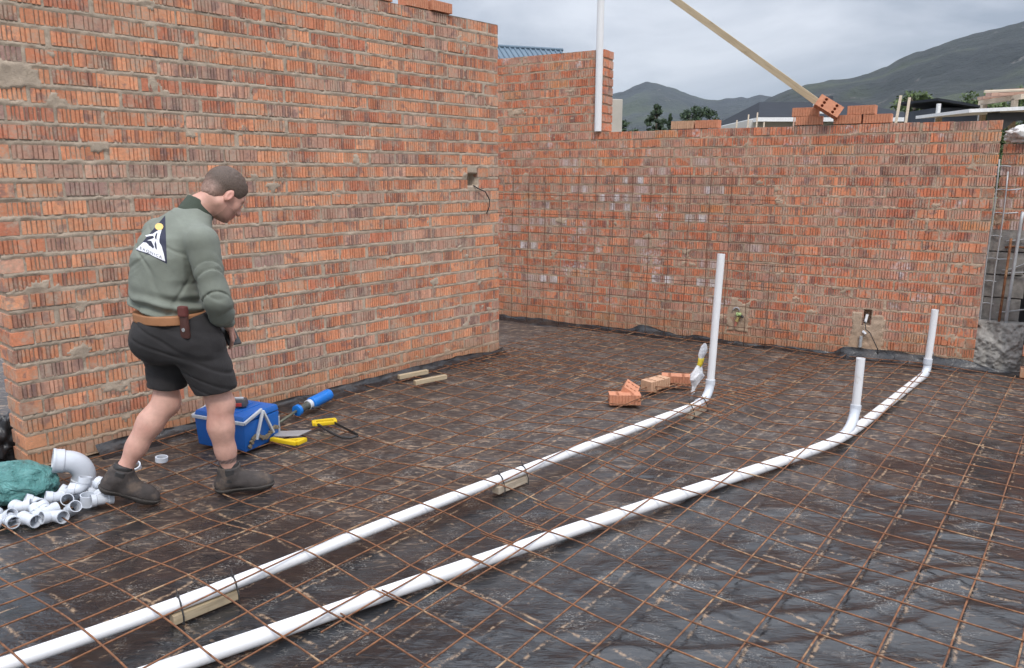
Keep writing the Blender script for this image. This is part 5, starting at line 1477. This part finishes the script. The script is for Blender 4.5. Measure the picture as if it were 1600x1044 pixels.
cutR = (P[0] - hmR[0]) * .12 + (P[1] - hmR[1]) * .0 - (P[2] - hmR[2]) * 1.0
cutL = (P[0] - hmL[0]) * -.10 + (P[1] - hmL[1]) * .0 - (P[2] - hmL[2]) * 1.0
wsel = (P[0] + 1.595) * .95 - (P[1] - 3.67) * .30 + (P[2] - .62) * .10
F.v = np.where(wsel > 0, np.maximum(F.v, cutR), np.maximum(F.v, cutL)).astype(np.float32)
def shorts_def(V):
    d = V[:, :2] - np.array((-1.6, 3.66)); n = d / (np.linalg.norm(d, axis=1)[:, None] + 1e-6); V = V.copy()
    a = .006 * fbm(V[:, 0] * 8, V[:, 1] * 8, V[:, 2] * 7, oct=2, seed=8)
    q = V[:, 2] + .5 * (V[:, 0] + 1.6); a = a - .008 * np.clip(1 - np.abs(vnoise(q * 16, V[:, 0] * 4, seed=19)) * 3, 0, 1)
    V[:, :2] += n * a[:, None]; return V
shorts = F.obj('shorts', M['shorts'], man, 2, deform=shorts_def)
def on_surface(objs, o, d):
    best = None
    for b in objs:
        dg = bpy.context.evaluated_depsgraph_get()
        bv = on_surface.c.setdefault(b.name, BVHTree.FromObject(b, dg)); h = bv.ray_cast(Vector(o), Vector(d).normalized())
        if h[0] is not None and (best is None or h[3] < best[3]): best = h
    return best
on_surface.c = {}
# belt, holster, pocket
F = Field((-1.92, 3.40, .86), (-1.38, 3.92, 1.02), .0045)
F.loft([(.88, -1.650, 3.648, .186, .150), (.99, -1.652, 3.645, .184, .147)], fp, .01, z0=.931, z1=.974)
F.obj('belt', M['belt'], man, 1)
for u in (-.085, -.135):
    pass
hs = thing('tool_holster', 'brown leather holster with silver rivet clipped on the man\'s belt', 'holster', (-1.515, 3.488, .945), (0, 0, math.radians(-22)))
MB().box((0, 0, -.015), (.046, .026, .115), taper=.85, bev=.010).obj('sheath', M['brown_leather'], hs, auto=50)
MB().tube([(.004, -.0135, -.03), (.004, -.0165, -.03)], .009, 12).obj('rivet', M['galv'], hs)
MB().box((0, -.003, .055), (.044, .03, .05), bev=.008).obj('flap', simple('red_leather', (.13, .035, .03), .5), hs)
ph_ = MB().box((-1.428, 3.80, .835), (.072, .010, .145), rot=Matrix.Rotation(.9, 3, 'Z') @ Matrix.Rotation(-.7, 3, 'X'), bev=.004).obj('phone', M['dark']); tag(ph_, 'dark phone held low in the man\'s hand', 'phone')
# boots and socks
def boot(an, toe_dir, pitch, ground):
    d2 = nrm((toe_dir[0], toe_dir[1], 0)); td = d2 * math.cos(pitch) + np.array((0, 0, -math.sin(pitch))); up = d2 * math.sin(pitch) + np.array((0, 0, math.cos(pitch))); sd = np.cross(td, up)
    o = np.array((an[0], an[1], ground)) if pitch == 0 else an - up * .105
    Q = lambda f, u, s_=0.0: o + td * f + up * u + sd * s_
    lo = np.minimum(Q(-.15, -.06), Q(.28, .25)) - .12; hi = np.maximum(Q(-.15, -.06), Q(.28, .25)) + .12
    for nm, mt in (('boot', M['boot']), ('boot_sole', M['sole']), ('sock', M['dark'])):
        F = Field(lo, hi, .0052)
        if nm == 'sock':
            F.cone(Q(.0, .10), Q(.0, .17), .049, .044, .01); F.half(Q(0, .160), up); F.half(Q(0, .1), -up)
            F.obj('sock', mt, man, 1, deform=lambda V: V + (vnoise(V[:, 0] * 30, V[:, 1] * 30, V[:, 2] * 80, seed=3) * .003)[:, None]); continue
        e = .007 if nm == 'boot_sole' else 0
        F.chain([Q(.002, .17), Q(-.004, .09), Q(-.030, .045)], [.055 + e, .055 + e, .044 + e], .025)
        F.chain([Q(-.030, .04), Q(.06, .05), Q(.135, .038), Q(.175, .034)], [.040 + e, .040 + e, .042 + e, .034 + e], .03)
        F.cone(Q(.0, .085), Q(.10, .048), .042, .034, .03)
        if nm == 'boot':
            F.half(Q(0, .140), up - td * .05); F.half(Q(0, .022), -up)
        else:
            F.half(Q(0, .027), up); F.half(Q(0, -.004), -up)
            F.v = np.maximum(F.v, F.v)   # welt
        if nm == 'boot':
            for sg_ in (-1, 1):
                G = Field(lo, hi, .0052); G.cone(Q(.002, .17), Q(-.004, .075), .060, .060, .02); G.half(Q(0, .138), up); G.half(Q(0, .062), -up); G.half(Q(.024, 0), td); G.half(Q(-.022, 0), -td); G.half(Q(0, 0, .02 * sg_), -sd * sg_)
                G.obj('elastic_panel', M['dark'], man, 1)
        F.obj(nm, mt, man, 1 if nm == 'boot' else 0, deform=(lambda V: V + (fbm(V[:, 0] * 18, V[:, 1] * 18, V[:, 2] * 26, oct=2, seed=5) * .0035)[:, None]) if nm == 'boot' else None)
    return Q
boot(anR + np.array((-.005, 0, 0)), (.93, .30), 0, .022)
boot(anL + np.array((.0, 0, 0)), (.93, .22), math.radians(22), 0)

# print on the back of the sweater: mountain badge, cast along the line that looks squarely at it
bo = np.array((0, 0, CAM_H))
def cast(px_, py_, lift=.0012):
    u, v = (px_ - 800) / FPX, (py_ - 522) / FPX; cp, sp_ = math.cos(PITCH), math.sin(PITCH)
    h = on_surface((sweater,), bo, (u, cp - v * sp_, -sp_ - v * cp))
    return None if h is None else h[0] + h[1] * lift
def badge(name, polys, mat, lift, sub=3, parent=None):
    V, Fc = [], []
    for poly in polys:
        bm = bmesh.new(); vs = [bm.verts.new((x, y, 0)) for x, y in poly]; f = bm.faces.new(vs)
        bmesh.ops.triangulate(bm, faces=[f])
        for _ in range(sub): bmesh.ops.subdivide_edges(bm, edges=[e for e in bm.edges if e.calc_length() > 2.2], cuts=1, use_grid_fill=True); bmesh.ops.triangulate(bm, faces=bm.faces[:])
        bm.verts.index_update(); n0 = len(V); ok = True; W = []
        for v in bm.verts:
            p = cast(v.co.x, v.co.y, lift); W.append(tuple(p) if p is not None else None)
        for f in bm.faces:
            i = [w.index for w in f.verts]
            if all(W[k] is not None for k in i): Fc.append([k + n0 for k in i])
        V += [w if w is not None else (0, 0, 0) for w in W]; bm.free()
    return mesh_obj(name, V, Fc, mat, sweater, smooth=True)
navy = simple('navy_print', (.022, .024, .050), .7, .1, 40); wht = simple('white_print', (.74, .74, .78), .7, .05, 40); sunp = simple('sun_print', (.78, .52, .18), .7, .05, 40)
badge('badge_ground', [[(258.2, 337), (212.5, 391), (235, 399), (261, 412)]], navy, .0014, 4)
badge('badge_peak', [[(253.5, 358.5), (250.5, 359), (245.5, 362), (239, 366), (227.5, 368.5), (229, 370.5), (240, 369), (241, 373), (230.5, 376), (237, 377), (241.5, 386), (240, 389), (229, 379.5), (224.5, 379), (212.8, 390), (222, 393), (233, 396.2), (240, 400.5), (258.5, 408.5), (256, 396), (253, 386), (249.6, 380), (250, 370)]], wht, .0026, 3)
badge('badge_cleft', [[(244.5, 366), (247, 364), (245.6, 372), (243.8, 376), (242.5, 372)], [(243.2, 377), (245, 381), (246, 391), (243.2, 388), (242.2, 382)], [(233, 369.8), (237.5, 369.6), (236, 373), (230.6, 373.8)], [(230.5, 377.4), (236.5, 378.4), (238, 385.5), (233.5, 384.5)]], navy, .0038, 2)
badge('badge_sun', [[(249.5 + 6.6 * math.cos(a), 355.0 + 5.6 * math.sin(a)) for a in np.linspace(0, 2 * math.pi, 14)[:-1]]], sunp, .0038, 2)
cu = bpy.data.curves.new('badge_text', 'FONT'); cu.body = 'EXONICA'; cu.size = 6.2; cu.space_character = 1.25; cu.resolution_u = 2
to = bpy.data.objects.new('badge_text', cu); COL.objects.link(to)
dg = bpy.context.evaluated_depsgraph_get(); tm = bpy.data.meshes.new_from_object(to.evaluated_get(dg)); bpy.data.objects.remove(to)
wmax = max(v.co.x for v in tm.vertices); V, Fc = [], [tuple(p.vertices) for p in tm.polygons]
for v in tm.vertices:
    t = v.co.x / wmax; bx, by = 219 + (253.2 - 219) * t, 389.6 + (404.6 - 389.6) * t
    p = cast(bx + v.co.y * .18, by - v.co.y * .95, .0036); V.append(tuple(p) if p is not None else (0, 0, 0))
mesh_obj('badge_lettering', V, Fc, navy, sweater)

# worker beyond the column pocket: only the blue jacket shows between wall end and shelter
w = thing('person', 'worker in blue overalls with yellow reflective strip, half hidden past the wall end', 'person', (0, 0, 0))
wx, wy = 5.72, 8.55
F = Field((wx - .5, wy - .4, 0), (wx + .5, wy + .5, 1.98), .011)
wf = nrm((-.4, -.9, 0))[:2]; wr_ = np.array((wf[1], -wf[0], 0))
c3 = np.array((wx, wy, 0))
F.loft([(.9, wx, wy, .16, .11), (1.1, wx, wy, .16, .11), (1.45, wx, wy, .19, .12), (1.55, wx, wy, .09, .08)], wf, .03)
whc = np.array((wx, wy, 1.72)) + np.array((wf[0], wf[1], 0)) * .04
wF = nrm((wf[0], wf[1], -.35)); wU = nrm((wf[0] * .35, wf[1] * .35, 1.0)); wR = np.cross(wF, wU)
F.cone((wx, wy, 1.5), whc + wU * -.06, .06, .055, .03); head_into(F, lambda f, u, r=0.0: whc + wF * f + wU * u + wR * r, wF, wU, wR)
arms = []
for s_ in (-1, 1):
    a, b_, c_ = c3 + wr_ * .21 * s_ + np.array((0, 0, 1.44)), c3 + wr_ * .26 * s_ + np.array((-.02, -.02, 1.16)), c3 + wr_ * .20 * s_ + np.array((wf[0], wf[1], 0)) * .2 + np.array((0, 0, 1.03))
    arms.append((a, b_, c_)); F.chain([a, b_, c_], [.055, .042, .03], .02); hand_into(F, c_, (wf[0], wf[1], -.3), (0, 0, 1), s_, 1.0, .5)
    h_, k_, n_ = c3 + wr_ * .09 * s_ + np.array((0, 0, .9)), c3 + wr_ * .1 * s_ + np.array((0, 0, .48)), c3 + wr_ * .1 * s_ + np.array((0, 0, .06))
    F.chain([h_, k_, n_], [.085, .055, .04], .03); F.cone(n_, n_ + np.array((wf[0] * .17, wf[1] * .17, -.02)), .045, .038, .03)
F.obj('body', simple('worker_skin', (.11, .065, .045), .5), w, 1)
F = Field((wx - .5, wy - .4, .04), (wx + .5, wy + .5, 1.62), .011)
F.loft([(.85, wx, wy, .18, .14), (1.1, wx, wy, .18, .13), (1.45, wx, wy, .20, .135), (1.56, wx, wy, .11, .09)], wf, .03)
for s_, (a, b_, c_) in zip((-1, 1), arms):
    F.chain([a, b_, c_ * .9 + b_ * .1], [.072, .062, .05], .03); F.chain([c3 + wr_ * .09 * s_ + np.array((0, 0, .9)), c3 + wr_ * .1 * s_ + np.array((0, 0, .12))], [.11, .075], .03)
F.obj('overalls', cloth('blue_overall', (.018, .040, .15), .2), w, 2)
F = Field((wx - .3, wy - .3, 1.1), (wx + .3, wy + .3, 1.5), .009)
for s_ in (-1, 1): F.cone(c3 + wr_ * .10 * s_ + np.array((wf[0] * .13, wf[1] * .13, 1.2)), c3 + wr_ * .10 * s_ + np.array((wf[0] * .12, wf[1] * .12, 1.45)), .022, .022, .004)
F.obj('reflective_strip', simple('lime_strip', (.50, .72, .12), .4), w, 1)
F = Field((wx - .3, wy - .3, 1.6), (wx + .3, wy + .3, 1.95), .009)
F.ell(whc + wU * .03 - wF * .008, (wF, wU, wR), (.108, .098, .086), .01); F.half(whc + wU * .03, tuple(-wU)); F.obj('cap', cloth('dark_cap', (.03, .035, .06)), w, 1)
